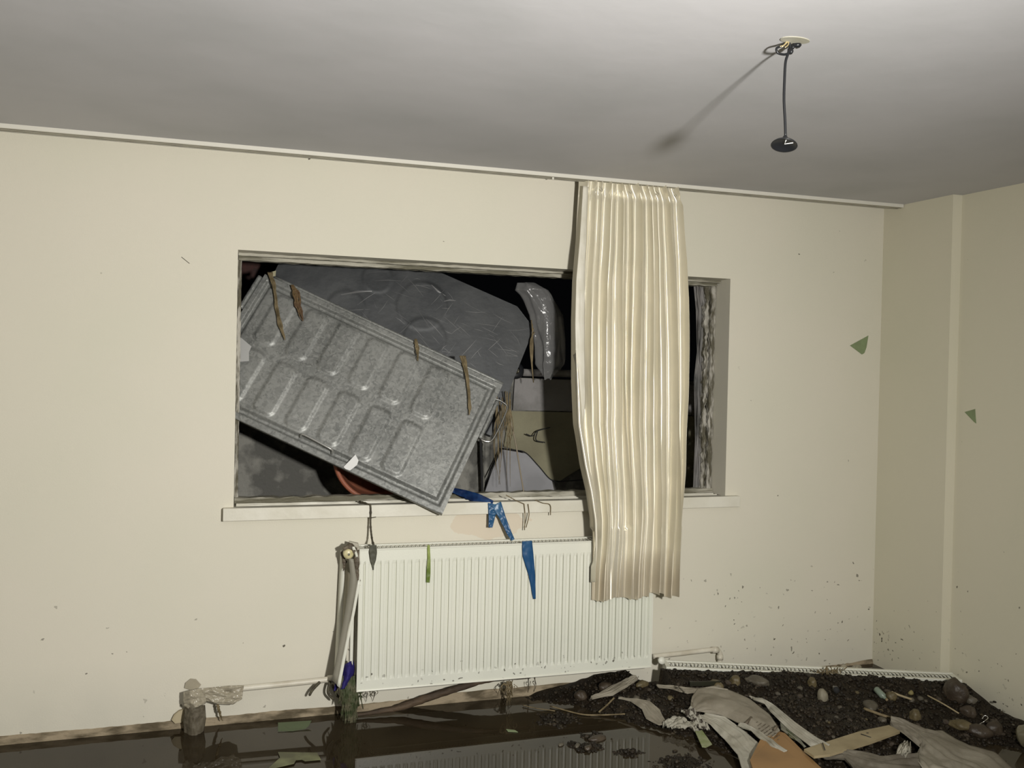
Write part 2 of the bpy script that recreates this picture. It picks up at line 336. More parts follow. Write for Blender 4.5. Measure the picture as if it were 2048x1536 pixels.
# window frame: broken remains of a wooden frame in the opening
def rough_bar(p0, p1, wy, wz, m, parent, name, amp=0.006, n=160, chip=0.3, fr=14):
    """a ragged wooden bar from p0 to p1; wy, wz are its cross size"""
    p0, p1 = V(p0), V(p1); d = (p1-p0); L_ = d.length; d.normalize()
    a = V((0, 1, 0)); c = d.cross(a); vs = []; fs = []
    for i in range(n+1):
        t = i/n; p = p0+(p1-p0)*t
        k = 1 - chip*sstep(0.1, 0.5, nz((t*L_*fr*0.35, 3.3, wy*50)))
        ks = [(-1, -1), (1, -1), (1, 1), (-1, 1)]
        for j, (s1, s2) in enumerate(ks):
            o1 = amp*nz((t*L_*fr, j*3.1, wz*90)); o2 = amp*nz((t*L_*fr*2, j*5.1+9, wz*70))
            vs.append(p + a*(s1*wy/2+o1) + c*(s2*wz/2*(k if s2 > 0 else 1)+o2))
    for i in range(n):
        for j in range(4): fs.append((i*4+j, i*4+(j+1) % 4, i*4+4+(j+1) % 4, i*4+4+j))
    fs += [(0, 1, 2, 3), (n*4+3, n*4+2, n*4+1, n*4)]
    return mesh(name, vs, fs, m, parent, smooth=False)
wf = bpy.data.objects.new('window_1', None); COL.objects.link(wf); wf.location = (WX0, 0.14, WZ0); wf['kind'] = 'structure'
rough_bar((WX0+0.002, 0.145, WZ1-0.014), (WX1-0.004, 0.145, WZ1-0.014), 0.05, 0.026, M_frame, wf, 'head_rail', 0.004)
rough_bar((WX0+0.002, 0.098, WZ1-0.007), (WX1-0.004, 0.098, WZ1-0.007), 0.03, 0.011, M_frame, wf, 'head_rail', 0.002)
rough_bar((WX0+0.002, 0.140, WZ0+0.016), (WX1-0.004, 0.140, WZ0+0.016), 0.05, 0.024, M_frame, wf, 'bottom_rail', 0.006)
rough_bar((WX0+0.01, 0.085, WZ0+0.005), (WX1-0.02, 0.085, WZ0+0.005), 0.010, 0.008, M_sill, wf, 'draught_strip', 0.001)
rough_bar((WX0+0.01, 0.050, WZ0+0.005), (WX1-0.02, 0.050, WZ0+0.005), 0.008, 0.006, M_sill, wf, 'draught_strip', 0.001)
rough_bar((WX1-0.018, 0.150, WZ0+0.01), (WX1-0.018, 0.150, WZ1-0.01), 0.04, 0.026, M_frameV, wf, 'right_jamb', 0.007, chip=0.5, fr=22)
rough_bar((WX1-0.045, 0.160, WZ0+0.01), (WX1-0.045, 0.160, WZ1-0.01), 0.03, 0.022, M_frameV, wf, 'right_jamb', 0.010, chip=0.6, fr=26)
rough_bar((WX0+0.008, 0.155, WZ0+0.01), (WX0+0.008, 0.155, WZ1-0.01), 0.03, 0.015, M_frameV, wf, 'left_jamb', 0.003)
# outside: light well wall, its ground and a brick pier
YW = 0.62
well = MB()
def wellz(u, v):
    x = -1.0+u*4.6; z = ZF+v*(1.475-ZF)
    return V((x, YW+0.006*nz((x*6, z*6, 0)), z + (0.006*nz((x*14, 3, 0)) if v == 1 else 0)))
well.grid(wellz, 200, 60); well.box((-1.0, YW+0.012, ZF), (3.6, YW+0.2, 1.47))
wl = well.build('wall_lightwell', M_mott); struct(wl)
struct(MB().box((-1.2, WT+0.001, ZF), (3.8, YW+0.3, ZF+0.3)).build('floor_lightwell', M_soil, smooth=False))
struct(MB().box((-6, YW+0.2, 1.1), (8, 9, 1.44)).build('floor_outside', M_soil, smooth=False))

# ------------------------------------------------------------------ curtain rail
rail = empty('curtain_rail', (1.2, -0.12, 2.395), 'long white curtain rail fixed to the ceiling above the window', 'curtain rail')
def railp(x0, x1, y0, y1, dz0, dz1):
    m_ = MB(); vs = []
    for x in (x0, x1):
        z = ceil_z(x, -0.12)
        vs += [(x, y0, z+dz0), (x, y1, z+dz0), (x, y1, z+dz1), (x, y0, z+dz1)]
    return m_.add(vs, [(0, 1, 2, 3), (7, 6, 5, 4), (0, 4, 5, 1), (1, 5, 6, 2), (2, 6, 7, 3), (3, 7, 4, 0)])
bevel(railp(-2.2, XR-0.004, -0.150, -0.094, -0.017, 0.003).build('rail_body', M_rail, rail, smooth=False), 0.002)
railp(-2.2, XR-0.006, -0.139, -0.128, -0.0175, -0.0168).build('rail_groove', M_radin, rail, smooth=False)
railp(-2.2, XR-0.006, -0.116, -0.105, -0.0175, -0.0168).build('rail_groove', M_radin, rail, smooth=False)
mesh('end_stop', *(lambda q: (q.v, q.f))(MB().box((1.318, -0.139, 2.372), (1.326, -0.132, 2.384))), M_rail, rail, smooth=False)

# ------------------------------------------------------------------ curtain
Lpx = [(367, 1166), (480, 1159), (560, 1152), (640, 1150), (760, 1151), (850, 1155), (930, 1168), (985, 1180), (1040, 1188), (1090, 1190), (1200, 1187)]
Rpx = [(384, 1371), (440, 1374), (520, 1380), (600, 1383), (700, 1384), (800, 1383), (880, 1380), (960, 1376), (1060, 1370), (1120, 1367), (1197, 1364)]
ZT, ZBm = 2.387, 0.474
def yc(v): return -0.138-0.052*sstep(0.02, 0.7, v)
def cur_edge(tab):
    out = []
    for py, px in tab:
        p = onY(px, py, -0.17)
        for _ in range(3): p = onY(px, py, yc((ZT-p.z)/(ZT-ZBm)))
        out.append((ZT-p.z, p.x))
    return out
LE, RE = cur_edge(Lpx), cur_edge(Rpx)
YC = -0.19
# ridge lines of the cloth: position at top / middle / bottom, strength at top / bottom
RID = [(.055, .05, .015, 0.5, .2), (.125, .115, .05, 0.9, .7), (.186, .18, .10, 0.7, .9), (.262, .235, .155, 1.1, .3), (.325, .30, .22, 0.6, .25), (.388, .375, .30, 1.0, .35), (.433, .415, .405, 0.45, 1.0), (.478, .455, .43, 0.8, .2),
       (.55, .51, .50, 1.3, .55), (.605, .575, .55, 0.6, .35), (.655, .64, .62, 1.0, .7), (.716, .705, .715, 0.8, 1.1), (.767, .775, .80, 0.6, .5), (.823, .845, .86, 1.2, 1.1), (.875, .89, .945, 0.5, 1.1), (.945, .955, .985, 1.1, .5)]
def q3(a, b_, c, v): return a+(b_-a)*sstep(0, 1, v*2)*1.0 if v < 0.5 else b_+(c-b_)*sstep(0, 1, v*2-1)
def curtain_pt(u, v):
    d = v*(ZT-ZBm); z = ZT-d
    x0, x1 = lerp1(LE, d), lerp1(RE, d); Wd = x1-x0
    cs_ = [q3(a, b_, c, v)+0.006*nz((v*3.0, k*7.7, 1))+0.0014*nz((v*10, k*3.3, 2)) for k, (a, b_, c, _, _) in enumerate(RID)]
    h = 0; sx = 0
    for k, (a, b_, c, s0, s1) in enumerate(RID):
        pl_ = cs_[k]-(cs_[k-1] if k else cs_[k]-0.05); pr_ = (cs_[k+1] if k < len(RID)-1 else cs_[k]+0.05)-cs_[k]
        t = u-cs_[k]; wd = max(0.009, 0.36*(pl_ if t < 0 else pr_))
        wd = min(wd, 0.026)
        t /= wd
        if abs(t) < 3:
            g = math.exp(-abs(t)**2.2); am = s0+(s1-s0)*sstep(0.3, 0.95, v); h += am*g; sx += am*(-t)*g*wd
    pinch = math.exp(-((v-0.030)/0.010)**2)
    amp = (0.042+0.014*sstep(0.02, 0.4, v)-0.012*sstep(0.75, 1, v))*(1-0.4*pinch)
    fine = 0.0016*nz((u*50, v*3, 6)) + 0.0020*nz((u*14, v*9, 8)) + (0.010*nz((u*9, v*7, 11)) if v > 0.5 else 0)*sstep(0.5, 0.7, v)
    y = yc(v) + 0.030 - amp*h - 0.014*nz((u*4, v*2.0, 3)) + fine
    x = x0+Wd*u + sx*Wd*0.75 + 0.004*nz((v*2.5, 2.2, 0))*math.sin(PI*u)
    x += -0.020*(1-sstep(0.0, 0.036, v))*sstep(0.30, 0.5, u) + 0.0025*pinch*math.sin(u*110)
    if u < 0.05: y += (0.05-u)*0.5
    if u > 0.965: y += (u-0.965)*1.0
    if v > 0.97: z -= (v-0.97)/0.03*(0.005*math.sin(u*17)+0.007*nz((u*7, 1, 1)) - (0.014 if 0.62 < u < 0.80 else 0))
    y = max(min(y, -0.012 if z > 1.0 else -0.045), -0.33)
    if z < 0.80: y = min(y, -0.163+0.0006*math.sin(u*50))
    return V((x, y, z))
cur = empty('curtain', (1.72, YC, 2.385), 'cream satin pleated curtain hanging over the right end of the window', 'curtain')
MB().grid(curtain_pt, 640, 240).build('curtain_cloth', M_satin, cur)
# folded-back strip of the leading edge
def band(u, v):
    py = 372+v*(905-372); p = onY(lerp1([(367, 1166), (480, 1159), (560, 1152), (640, 1150), (760, 1151), (850, 1155), (930, 1168)], py), py, -0.150-0.060*sstep(0, 0.35, v))
    return V((p.x+0.001+(0.030+0.018*sstep(0, 0.5, v))*u*(1-0.55*sstep(0.75, 1, v)), p.y-0.006*math.sin(PI*u)**0.7+0.010*u+0.002*nz((u*5, v*14, 2)), p.z))
MB().grid(band, 12, 90).build('side_hem', M_hem, cur, solid=0.0015)
def foldback(u, v):
    t = v; py = 700+t*(1160-700)
    p = onY(lerp1([(700, 1150), (850, 1155), (930, 1168), (985, 1180), (1040, 1188), (1090, 1190), (1160, 1189)], py), py, YC-0.045)
    wd = 0.044*math.sin(PI*min(1, t*1.05+0.02))**0.6
    return V((p.x + 0.003 + wd*u, p.y - 0.010*math.sin(PI*u) + 0.05*u*u, p.z - 0.02*u))
MB().grid(foldback, 14, 60).build('folded_hem', M_satin, cur, solid=0.0015)
for i, px in enumerate((1203, 1262, 1316, 1352)):
    p = onY(px, 374+(px-1166)*0.075, -0.15)
    m_ = MB().tube(spline([p+V((0, 0.02, 0.012)), p+V((0.008, 0.01, 0)), p+V((0.004, 0, -0.012)), p+V((-0.006, 0, -0.004))], 5), 0.0014, 6)
    m_.build('curtain_hook', M_pipe, cur)

# ------------------------------------------------------------------ radiator
def rad_front(W, H, y0):
    """pressed steel front: narrow vertical grooves between flat flutes"""
    NP = 40; pitch = (W-0.05)/NP; mb = MB()
    offs = [0, 0.05, 0.09, 0.13, 0.45, 0.60, 0.72, 0.88, 0.94]
    hs = [-0.009, -0.009, 0.0, 0.0, 0.0, -0.0025, -0.0025, -0.001, -0.001]
    us = [0, 0.018]; uh = [0, 0]
    for k in range(NP):
        for o_, h_ in zip(offs, hs): us.append(0.025+(k+o_)*pitch); uh.append(h_)
    us += [W-0.025, W-0.018, W]; uh += [-0.009, 0, 0]
    zs_ = [0, 0.045, 0.052, 0.060, 0.3, H-0.068, H-0.060, H-0.052, H]
    zk = [0, 0, 0.5, 1, 1, 1, 0.5, 0, 0]
    n_ = len(us)
    vs = [V((us[i], y0 - uh[i]*zk[j], zs_[j])) for j in range(len(zs_)) for i in range(n_)]
    fs = [(j*n_+i, j*n_+i+1, (j+1)*n_+i+1, (j+1)*n_+i) for j in range(len(zs_)-1) for i in range(n_-1)]
    return mb.add(vs, fs)
def build_radiator(name, W, H, D, loc, rot, label, left_cover=True):
    root = empty(name, (0, 0, 0), label, 'radiator')
    fp = rad_front(W, H, 0.0)
    o = fp.build('front_panel', M_radf, root, smooth=False)
    fr = MB()
    fr.box((0, -0.004, 0), (W, 0.010, 0.007)); fr.box((0, -0.004, H-0.007), (W, 0.010, H)); fr.box((0, -0.004, 0.007), (0.006, 0.010, H-0.007)); fr.box((W-0.006, -0.004, 0.007), (W, 0.010, H-0.007))
    bevel(fr.build('front_rim', M_rad, root, smooth=False), 0.002)
    MB().box((0.004, D-0.012, 0.012), (W-0.004, D, H-0.012)).build('rear_panel', M_rad, root, smooth=False)
    fin = MB(); nf = 90
    for k in range(nf):
        x = 0.03+(W-0.06)*k/(nf-1)
        fin.box((x-0.0012, 0.014, 0.03), (x+0.0012, D-0.014, H-0.016))
    fin.build('convector_fins', M_radin, root, smooth=False)
    g = MB(); nb = 74
    for k in range(nb):
        x = 0.02+(W-0.04)*k/(nb-1)
        g.box((x-0.0020, 0.014, H-0.006), (x+0.0020, D-0.016, H-0.004))
    g.box((0, 0.004, H-0.006), (W, 0.014, H)); g.box((0, D-0.016, H-0.006), (W, D, H+0.001)); g.box((0, 0.010, H-0.005), (0.018, D-0.01, H-0.001)); g.box((W-0.018, 0.010, H-0.005), (W, D-0.01, H-0.001))
    g.build('top_grille', M_rad, root, smooth=False)
    MB().box((W-0.003, 0.006, 0.004), (W, D, H-0.004)).build('side_cover', M_rad, root, smooth=False)
    if left_cover: MB().box((0, 0.006, 0.004), (0.003, D, H-0.004)).build('side_cover', M_rad, root, smooth=False)
    root.rotation_mode = 'XYZ'; root.location = loc; root.rotation_euler = rot
    return root
RW, RH, RD = 1.372, 0.605, 0.10
r1 = build_radiator('radiator', RW, RH, RD, (0.487, -0.150, 0.140), (0, math.radians(0.15), 0), 'ribbed white radiator hanging on the wall under the window', False)
r2 = build_radiator('radiator', RW, RH, RD, (1.905, -0.185, 0.148-RH), (math.radians(0), math.radians(1.1), -math.atan2(0.42, 1.30)), 'second white radiator fallen off, only its top grille showing above the gravel')
# round air plug on the fallen radiator's end
pr = onY(1322, 1321, -0.14)
pl = MB().lathe([(0.0, -0.012), (0.006, -0.012), (0.007, -0.006), (0.014, -0.006), (0.0165, 0.0), (0.0165, 0.014), (0, 0.014)], Matrix.Translation(pr) @ Matrix.Rotation(math.radians(-105), 4, 'X') @ Matrix.Rotation(PI, 4, 'X'), 24)
# ------ left end of the hanging radiator: valve, loose cover strips, caught mud
def at_rad(px, py, y): return onY(px, py, y)
vp = at_rad(697, 1108, -0.145)
valve = empty('radiator_valve', vp, 'round yellowed valve cap at the top left corner of the radiator', 'valve')
Mx = Matrix.Translation(vp) @ Matrix.Rotation(math.radians(90), 4, 'X')
MB().lathe([(0.0, 0.010), (0.012, 0.010), (0.0195, 0.006), (0.0215, 0.0), (0.0215, -0.02), (0.018, -0.03), (0, -0.03)], Mx, 28).build('valve_cap', M_brass, valve)
MB().lathe([(0.0, 0.0145), (0.0035, 0.0135), (0.0055, 0.010), (0.0055, 0.004)], Mx, 14).build('spindle', M_chrome, valve)
MB().tube([vp+V((0, 0.03, 0)), vp+V((0.0, 0.07, 0)), vp+V((0.05, 0.07, 0))], 0.012, 10).build('valve_body', M_chrome, valve)
# upright sheet metal channel left of the radiator
ch = empty('side_channel', at_rad(690, 1345, -0.10), 'upright white metal strip standing beside the left end of the radiator', 'metal strip')
def strip3(pts_a, pts_b, y0, y1):
    n_ = 24
    def fn(u, v):
        a = poly_at(pts_a, v); c = poly_at(pts_b, v)
        p = V(onY(a[0], a[1], y0)).lerp(V(onY(c[0], c[1], y1)), u); return p
    return MB().grid(fn, 2, n_)
strip3([(681, 1100), (677, 1180), (673, 1260), (669, 1335)], [(690, 1104), (688, 1180), (684, 1260), (678, 1335)], -0.03, -0.055).build('channel_flange', M_rad, ch, solid=0.002)
strip3([(692, 1140), (688, 1200), (684, 1250), (678, 1310)], [(704, 1150), (706, 1190), (700, 1230), (690, 1290)], -0.03, -0.10).build('channel_web', M_pipe, ch, solid=0.002)
cov = empty('loose_cover_strip', at_rad(672, 1375, -0.16), 'detached side cover strip of the radiator, leaning down to the left', 'metal strip')
strip3([(697, 1116), (700, 1150), (697, 1180), (688, 1235), (676, 1300), (664, 1360)], [(707, 1118), (712, 1150), (715, 1165), (704, 1220), (690, 1290), (674, 1370)], -0.150, -0.156).build('strip_face', mat('strip_face_grey', (0.24, 0.225, 0.18), 0.5, var=(0.20, 0.19, 0.15), vscale=8), cov, solid=0.002)
strip3([(716, 1160), (704, 1225), (690, 1291), (674, 1371)], [(721, 1163), (710, 1225), (696, 1291), (680, 1376)], -0.156, -0.158).build('strip_lip', M_rad, cov, solid=0.004)
strip3([(704, 1165), (701, 1230), (699, 1345)], [(711, 1165), (708, 1230), (705, 1345)], -0.125, -0.125).build('channel_edge', M_rad, ch, solid=0.003)
clip = empty('mounting_clip', at_rad(705, 1088, -0.12), 'bent white metal clip over the top left corner of the radiator', 'clip')
MB().grid(lambda u, v: V(onY(698+u*18+v*4, 1082+v*14+u*4, -0.08-0.06*v)), 6, 6).build('clip_plate', M_pipe, clip, solid=0.003)
strip3([(703, 1094), (710, 1108), (716, 1130), (719, 1146)], [(709, 1093), (715, 1108), (719, 1130), (721, 1146)], -0.15, -0.152).build('clip_tongue', M_rad, clip, solid=0.003)
# rear panel edge sliver + dark gap belong to the radiator; mud lumps caught here
def blob_strip(name, spine, wid, y, m, parent=None, amp=0.3, n=40, th=0.008, seed=1.0):
    """irregular lumpy strand following a spine of pixels at depth y"""
    pts = []
    rs = []
    for i in range(n+1):
        t = i/n; a = poly_at(spine, t)
        yy = y if not isinstance(y, (list, tuple)) else y[0]+(y[1]-y[0])*t
        p = onY(a[0], a[1], yy)
        p += V((0.003*nz((t*15, seed, 0)), 0.004*nz((t*9, seed, 2)), 0))
        wv = lerp1([(k/(len(wid)-1), q) for k, q in enumerate(wid)], t)
        pts.append(p); rs.append(max(0.0006, wv*(1+amp*nz((t*22, seed*3, 1))+amp*0.7*nz((t*60, seed, 4)))))
    return MB().tube(pts, rs, 9).build(name, m, parent)
c1 = blob_strip('mud_clump', [(686, 1098), (700, 1092), (716, 1110), (712, 1140), (718, 1168), (722, 1200), (723, 1240)], [0.006, 0.014, 0.017, 0.02, 0.013, 0.007, 0.001], -0.168+0.03, M_mudm, seed=2.2)
tag(c1, 'dark mud and root clump stuck on the top left corner of the radiator', 'debris')
c1b = blob_strip('mud_clump', [(684, 1102), (689, 1125), (687, 1142)], [0.008, 0.009, 0.002], -0.09, M_mudm, seed=5.2)
tag(c1b, 'small dark mud lump hanging just left of the valve cap', 'debris')
cloth = MB().grid(lambda u, v: V(onY(668+u*(30+6*math.sin(v*4)) + (1-v)*8, 1320+v*62 - u*6*v + (1-v)*(1-u)*16, -0.125+0.02*math.sin(u*7)+0.006*nz((u*6, v*6, 0)))), 18, 22)
tag(cloth.build('blue_rag', M_navy, solid=0.003), 'dark blue rag caught at the bottom left corner of the radiator', 'rag')

# ------------------------------------------------------------------ pipes
def pipe_thing(name, pts, r, label, joints):
    root = empty(name, pts[0], label, 'pipe')
    MB().tube(spline(pts, 10), r, 14).build('pipe_run', M_pipe, root)
    for a, b_ in joints: MB().tube([a, b_], r*1.3, 14).build('pipe_fitting', M_pipe, root)
    return root
A = lambda px, py, y=-0.05: onY(px, py, y)
p0, p1 = A(392, 1386), A(662, 1358)
pipe_thing('heating_pipe', [A(386, 1470), A(386, 1430), A(387, 1397), A(396, 1386), A(440, 1381), A(520, 1373), A(600, 1365), A(664, 1358)], 0.0125, 'pale heating pipe running along the wall left of the radiator', [(A(655, 1359), A(672, 1357))])
pipe_thing('heating_pipe', [A(1306, 1313, -0.045), A(1360, 1307, -0.045), A(1420, 1300, -0.045), A(1434, 1300, -0.045), A(1440, 1308, -0.045), A(1440, 1318, -0.045), A(1439, 1342, -0.045)], 0.012, 'white heating pipe with an elbow on the wall right of the radiator', [(A(1425, 1300, -0.045), A(1436, 1300, -0.045)), (A(1440, 1310, -0.045), A(1440, 1319, -0.045))])
pa = pl.build('air_plug', M_rad, None); tag(pa, 'round white plug at the left end of the fallen radiator', 'plug')
# muddy plastic wrapped over the left pipe
def film(name, A_, B_, y, m, label, cat, nu=24, nv=24, amp=0.012, seed=0.0, solid=0.0012, tagit=True, bulge=0.0):
    def fn(u, v):
        a = poly_at(A_, v); c = poly_at(B_, v)
        px, py = a[0]+(c[0]-a[0])*u, a[1]+(c[1]-a[1])*u
        yy = y-bulge*math.sin(PI*u)+amp*nz((u*4, v*5, seed))+amp*0.5*nz((u*11, v*13, seed))
        return V(onY(px, py, yy))
    o = MB().grid(fn, nu, nv).build(name, m, solid=solid)
    if tagit: tag(o, label, cat)
    return o
film('plastic_wrap', [(367, 1384), (366, 1400), (368, 1412), (380, 1420)], [(402, 1376), (408, 1386), (414, 1400), (410, 1408)], -0.070, M_film2, 'dirty plastic wrapped round the elbow of the left pipe', 'plastic', bulge=0.03)
film('plastic_sheet', [(400, 1377), (430, 1374), (460, 1371), (488, 1370)], [(414, 1402), (435, 1408), (466, 1409), (484, 1398)], -0.072, M_film2, 'torn dirty plastic sheet draped over the left pipe', 'plastic', amp=0.02, seed=3)
film('mud_rag', [(371, 1412), (366, 1440), (370, 1490)], [(410, 1410), (412, 1436), (403, 1490)], -0.055, mat('mud_rag_cloth', (0.10, 0.085, 0.058), 0.7, var=(0.17, 0.15, 0.11), vscale=18, bump=0.6), 'muddy rag hanging from the left pipe into the water', 'rag', bulge=0.04, seed=4)
o = blob_strip('straw_clump', [(434, 1402), (438, 1422), (445, 1442)], [0.005, 0.006, 0.001], -0.06, M_straw, seed=8); tag(o, 'dry strand hanging below the plastic on the left pipe', 'straw')

# ------------------------------------------------------------------ galvanised tray jammed in the window
TR = onY(1005, 770, 0.04); BR = onY(880, 1025, -0.13); TL = onY(530, 548, 0.36)
eu = (TR-TL).normalized(); PW = (TR-TL).length
bv = (BR-TR); ev = (bv - eu*bv.dot(eu)).normalized(); PH = bv.dot(ev)
en = eu.cross(ev)
if en.y > 0: en = -en      # towards the room
def PP(u, v, h=0.0): return TL + eu*(u*PW) + ev*(v*PH) + en*h
def rbox(x, y, x0, x1, y0, y1, r):
    cx_, cy_ = (x0+x1)/2, (y0+y1)/2; qx = abs(x-cx_)-(x1-x0)/2+r; qy = abs(y-cy_)-(y1-y0)/2+r
    return math.hypot(max(qx, 0), max(qy, 0))+min(max(qx, qy), 0)-r
def tray_h(u, v):
    x, y = u*PW, v*PH
    d = -rbox(x, y, 0, PW, 0, PH, 0.004)
    h = 0.0
    h += -0.016*sstep(0.022, 0.032, d) + 0.017*sstep(0.042, 0.056, -rbox(x, y, 0, PW, 0, PH, 0.03))
    for k in range(6):
        s0 = 0.088+0.1275*k
        for t0, t1 in ((0.085, 0.465), (0.525, 0.905)):
            dd = rbox(x, y, (s0-0.004)*PW, (s0+0.080)*PW, t0*PH, t1*PH, 0.030)
            h += 0.0066*(1-sstep(-0.014, 0.007, dd))
    return h + 0.0015*nz((u*8, v*5, 0))
tray = empty('metal_tray_lid', PP(1, 1), 'large grey galvanised tray with pressed ribs, tilted through the window opening', 'metal panel')
MB().grid(lambda u, v: PP(u, v, tray_h(u, v)), 340, 190).build('ribbed_face', M_galv, tray)
sd = MB(); T = 0.045
for a, c in (((0, 0), (1, 0)), ((1, 0), (1, 1)), ((1, 1), (0, 1)), ((0, 1), (0, 0))):
    sd.add([PP(*a, 0), PP(*c, 0), PP(*c, -T), PP(*a, -T)], [(0, 1, 2, 3)])
sd.add([PP(0, 0, -T), PP(1, 0, -T), PP(1, 1, -T), PP(0, 1, -T)], [(0, 1, 2, 3)])
sd.build('tray_side', M_galv, tray, smooth=False)
# rolled lip pieces along the top, left and right edges
for (a, c, off, wd) in (((0.04, -0.012), (1.0, -0.012), 0.006, 0.008), ((1.008, 0.12), (1.008, 0.42), 0.004, 0.010), ((-0.012, 0.03), (-0.012, 0.30), 0.004, 0.012), ((0.0, 1.0), (0.985, 1.0), -0.004, 0.005)):
    MB().tube([PP(a[0]+(c[0]-a[0])*k/20, a[1]+(c[1]-a[1])*k/20, -0.006) for k in range(21)], [wd*(1+0.1*nz((k, off*99, 0))) for k in range(21)], 10).build('rolled_edge', M_galv, tray)
MB().tube(spline([PP(0.42, 0.935, -0.002), PP(0.422, 0.925, 0.018), PP(0.44, 0.922, 0.026), PP(0.52, 0.930, 0.026), PP(0.545, 0.933, 0.018), PP(0.548, 0.948, -0.002)], 6), 0.0045, 8).build('lid_handle', mat('handle_steel', (0.45, 0.45, 0.43), 0.35, metal=0.6), tray)
MB().tube(spline([PP(0.99, 0.10, -0.03), PP(1.03, 0.10, -0.028), PP(1.055, 0.14, -0.028), PP(1.055, 0.36, -0.028), PP(1.035, 0.41, -0.028), PP(0.99, 0.41, -0.03)], 8), 0.0045, 10).build('side_handle', M_chrome, tray)

# ------------------------------------------------------------------ darker metal sheet behind it
TR2 = onY(1078, 632, 0.33); TL2 = onY(608, 424, 0.55)
eu2 = (TR2-TL2).normalized(); W2 = (TR2-TL2).length
b2 = onY(950, 880, 0.24)-TR2; ev2 = (b2-eu2*b2.dot(eu2)).normalized(); H2 = 0.66; en2 = eu2.cross(ev2)
if en2.y > 0: en2 = -en2
def Q(u, v, h=0.0): return TL2+eu2*(u*W2)+ev2*(v*H2)+en2*h
def dark_h(u, v):
    x, y = u*W2, v*H2; h = 0.003*nz((u*3, v*3, 0))
    for (c0, c1, r_) in ((0.36, 0.24, 0.07), (0.56, 0.30, 0.12), (0.62, 0.52, 0.10), (0.30, 0.55, 0.09)):
        d = math.hypot(x-c0*W2, y-c1*H2); h += 0.0022*math.exp(-((d-r_)/0.008)**2)*(0.5+0.8*nz((u*6, v*6, 9)))
        h += 0.002*(1-sstep(r_-0.01, r_+0.01, d))
    cr = rbox(x, y, 0, W2, 0, H2, 0.09)
    return h
ds = empty('dark_metal_lid', Q(1, 1), 'dark scratched metal lid with faint pressed circles behind the ribbed tray', 'metal panel')
def Qc(u, v):
    # chamfer the upper right corner
    x, y = u*W2, v*H2; k = (x-(W2-0.12))+(0.07-y*1.0)
    if x > W2-0.12 and y < 0.07*(x-(W2-0.12))/0.12: y = 0.07*(x-(W2-0.12))/0.12
    return Q(x/W2, y/H2, dark_h(u, v))
MB().grid(Qc, 200, 110).build('lid_face', M_darksh, ds)
sd = MB()
for a, c in (((0, 0), (0.9, 0)), ((1, 0.11), (1, 1)), ((1, 1), (0, 1)), ((0, 1), (0, 0)), ((0.9, 0), (1, 0.11))):
    sd.add([Q(*a, 0), Q(*c, 0), Q(*c, -0.05), Q(*a, -0.05)], [(0, 1, 2, 3)])
sd.build('lid_side', M_darksh, ds, smooth=False)
# pale scratches
M_scr = mat('scratch', (0.17, 0.17, 0.17), 0.4, metal=0.3)
random.seed(11); sc = MB()
def scratch(u, v, l, a, wd):
    d = V((math.cos(a)*l, math.sin(a)*l)); n_ = V((-math.sin(a), math.cos(a)))*wd
    P_ = [V((u*W2, v*H2)), V((u*W2, v*H2))+d*0.5+n_*3*random.uniform(-1, 1), V((u*W2, v*H2))+d]
    vs = []
    for i, p in enumerate(P_):
        k = 0.3 if i != 1 else 1
        for s_ in (-1, 1):
            q = p+n_*s_*k; uu, vv = min(0.98, max(0.02, q.x/W2)), min(0.98, max(0.02, q.y/H2))
            vs.append(Q(uu, vv, dark_h(uu, vv)+0.0012))
    sc.add(vs, [(0, 1, 3, 2), (2, 3, 5, 4)])
for _ in range(70):
    scratch(random.uniform(0.3, 0.95), random.uniform(0.1, 0.6), random.uniform(0.03, 0.13), random.choice([-0.2, 0.1, 0.15, 0.5, 1.9])+random.uniform(-0.25, 0.25)-0.05, random.uniform(0.0006, 0.0015))
for args in ((0.26, 0.47, 0.15, -0.55, 0.005), (0.56, 0.12, 0.09, 0.25, 0.004), (0.63, 0.20, 0.06, -0.5, 0.004)): scratch(*args)
sc.build('scratch_marks', M_scr, ds, smooth=False)['kind'] = 'stuff'

# ------------------------------------------------------------------ things outside in the light well
def plate(name, pxs, y, m, th, label, cat, parent=None):
    """flat broken slab with real thickness, outline in its own plane"""
    f_ = [onY(a, b_, y) for a, b_ in pxs]; n_ = len(f_)
    vs = f_+[p+V((0, th, 0)) for p in f_]
    fs = [tuple(range(n_)), tuple(range(2*n_-1, n_-1, -1))]+[(i, (i+1) % n_, n_+(i+1) % n_, n_+i) for i in range(n_)]
    o = mesh(name, vs, fs, m, parent, smooth=False)
    if label: tag(o, label, cat)
    return o
plate('plaster_band', [(1030, 757), (1050, 757), (1200, 762), (1480, 775), (1480, 834), (1200, 824), (1026, 820)], YW-0.022, M_out, 0.012, 'grey upper course of the light well wall outside the window', 'wall course')
plate('cream_plaster', [(1023, 822), (1200, 826), (1480, 836), (1480, 990), (1215, 962), (1165, 934), (1135, 952), (1120, 962), (1100, 958), (1050, 905), (1008, 893), (1015, 850)], YW-0.020, M_outc, 0.010, 'cracked cream plaster on the light well wall outside the window', 'plaster')
plate('broken_board', [(966, 996), (985, 940), (1004, 899), (1052, 907), (1080, 935), (1104, 962), (1112, 998)], YW-0.075, M_lav, 0.012, 'pale grey broken board leaning outside behind the blue film', 'board')
ck = MB()  # dark tubes drawn for the plaster cracks and the board's dark outline
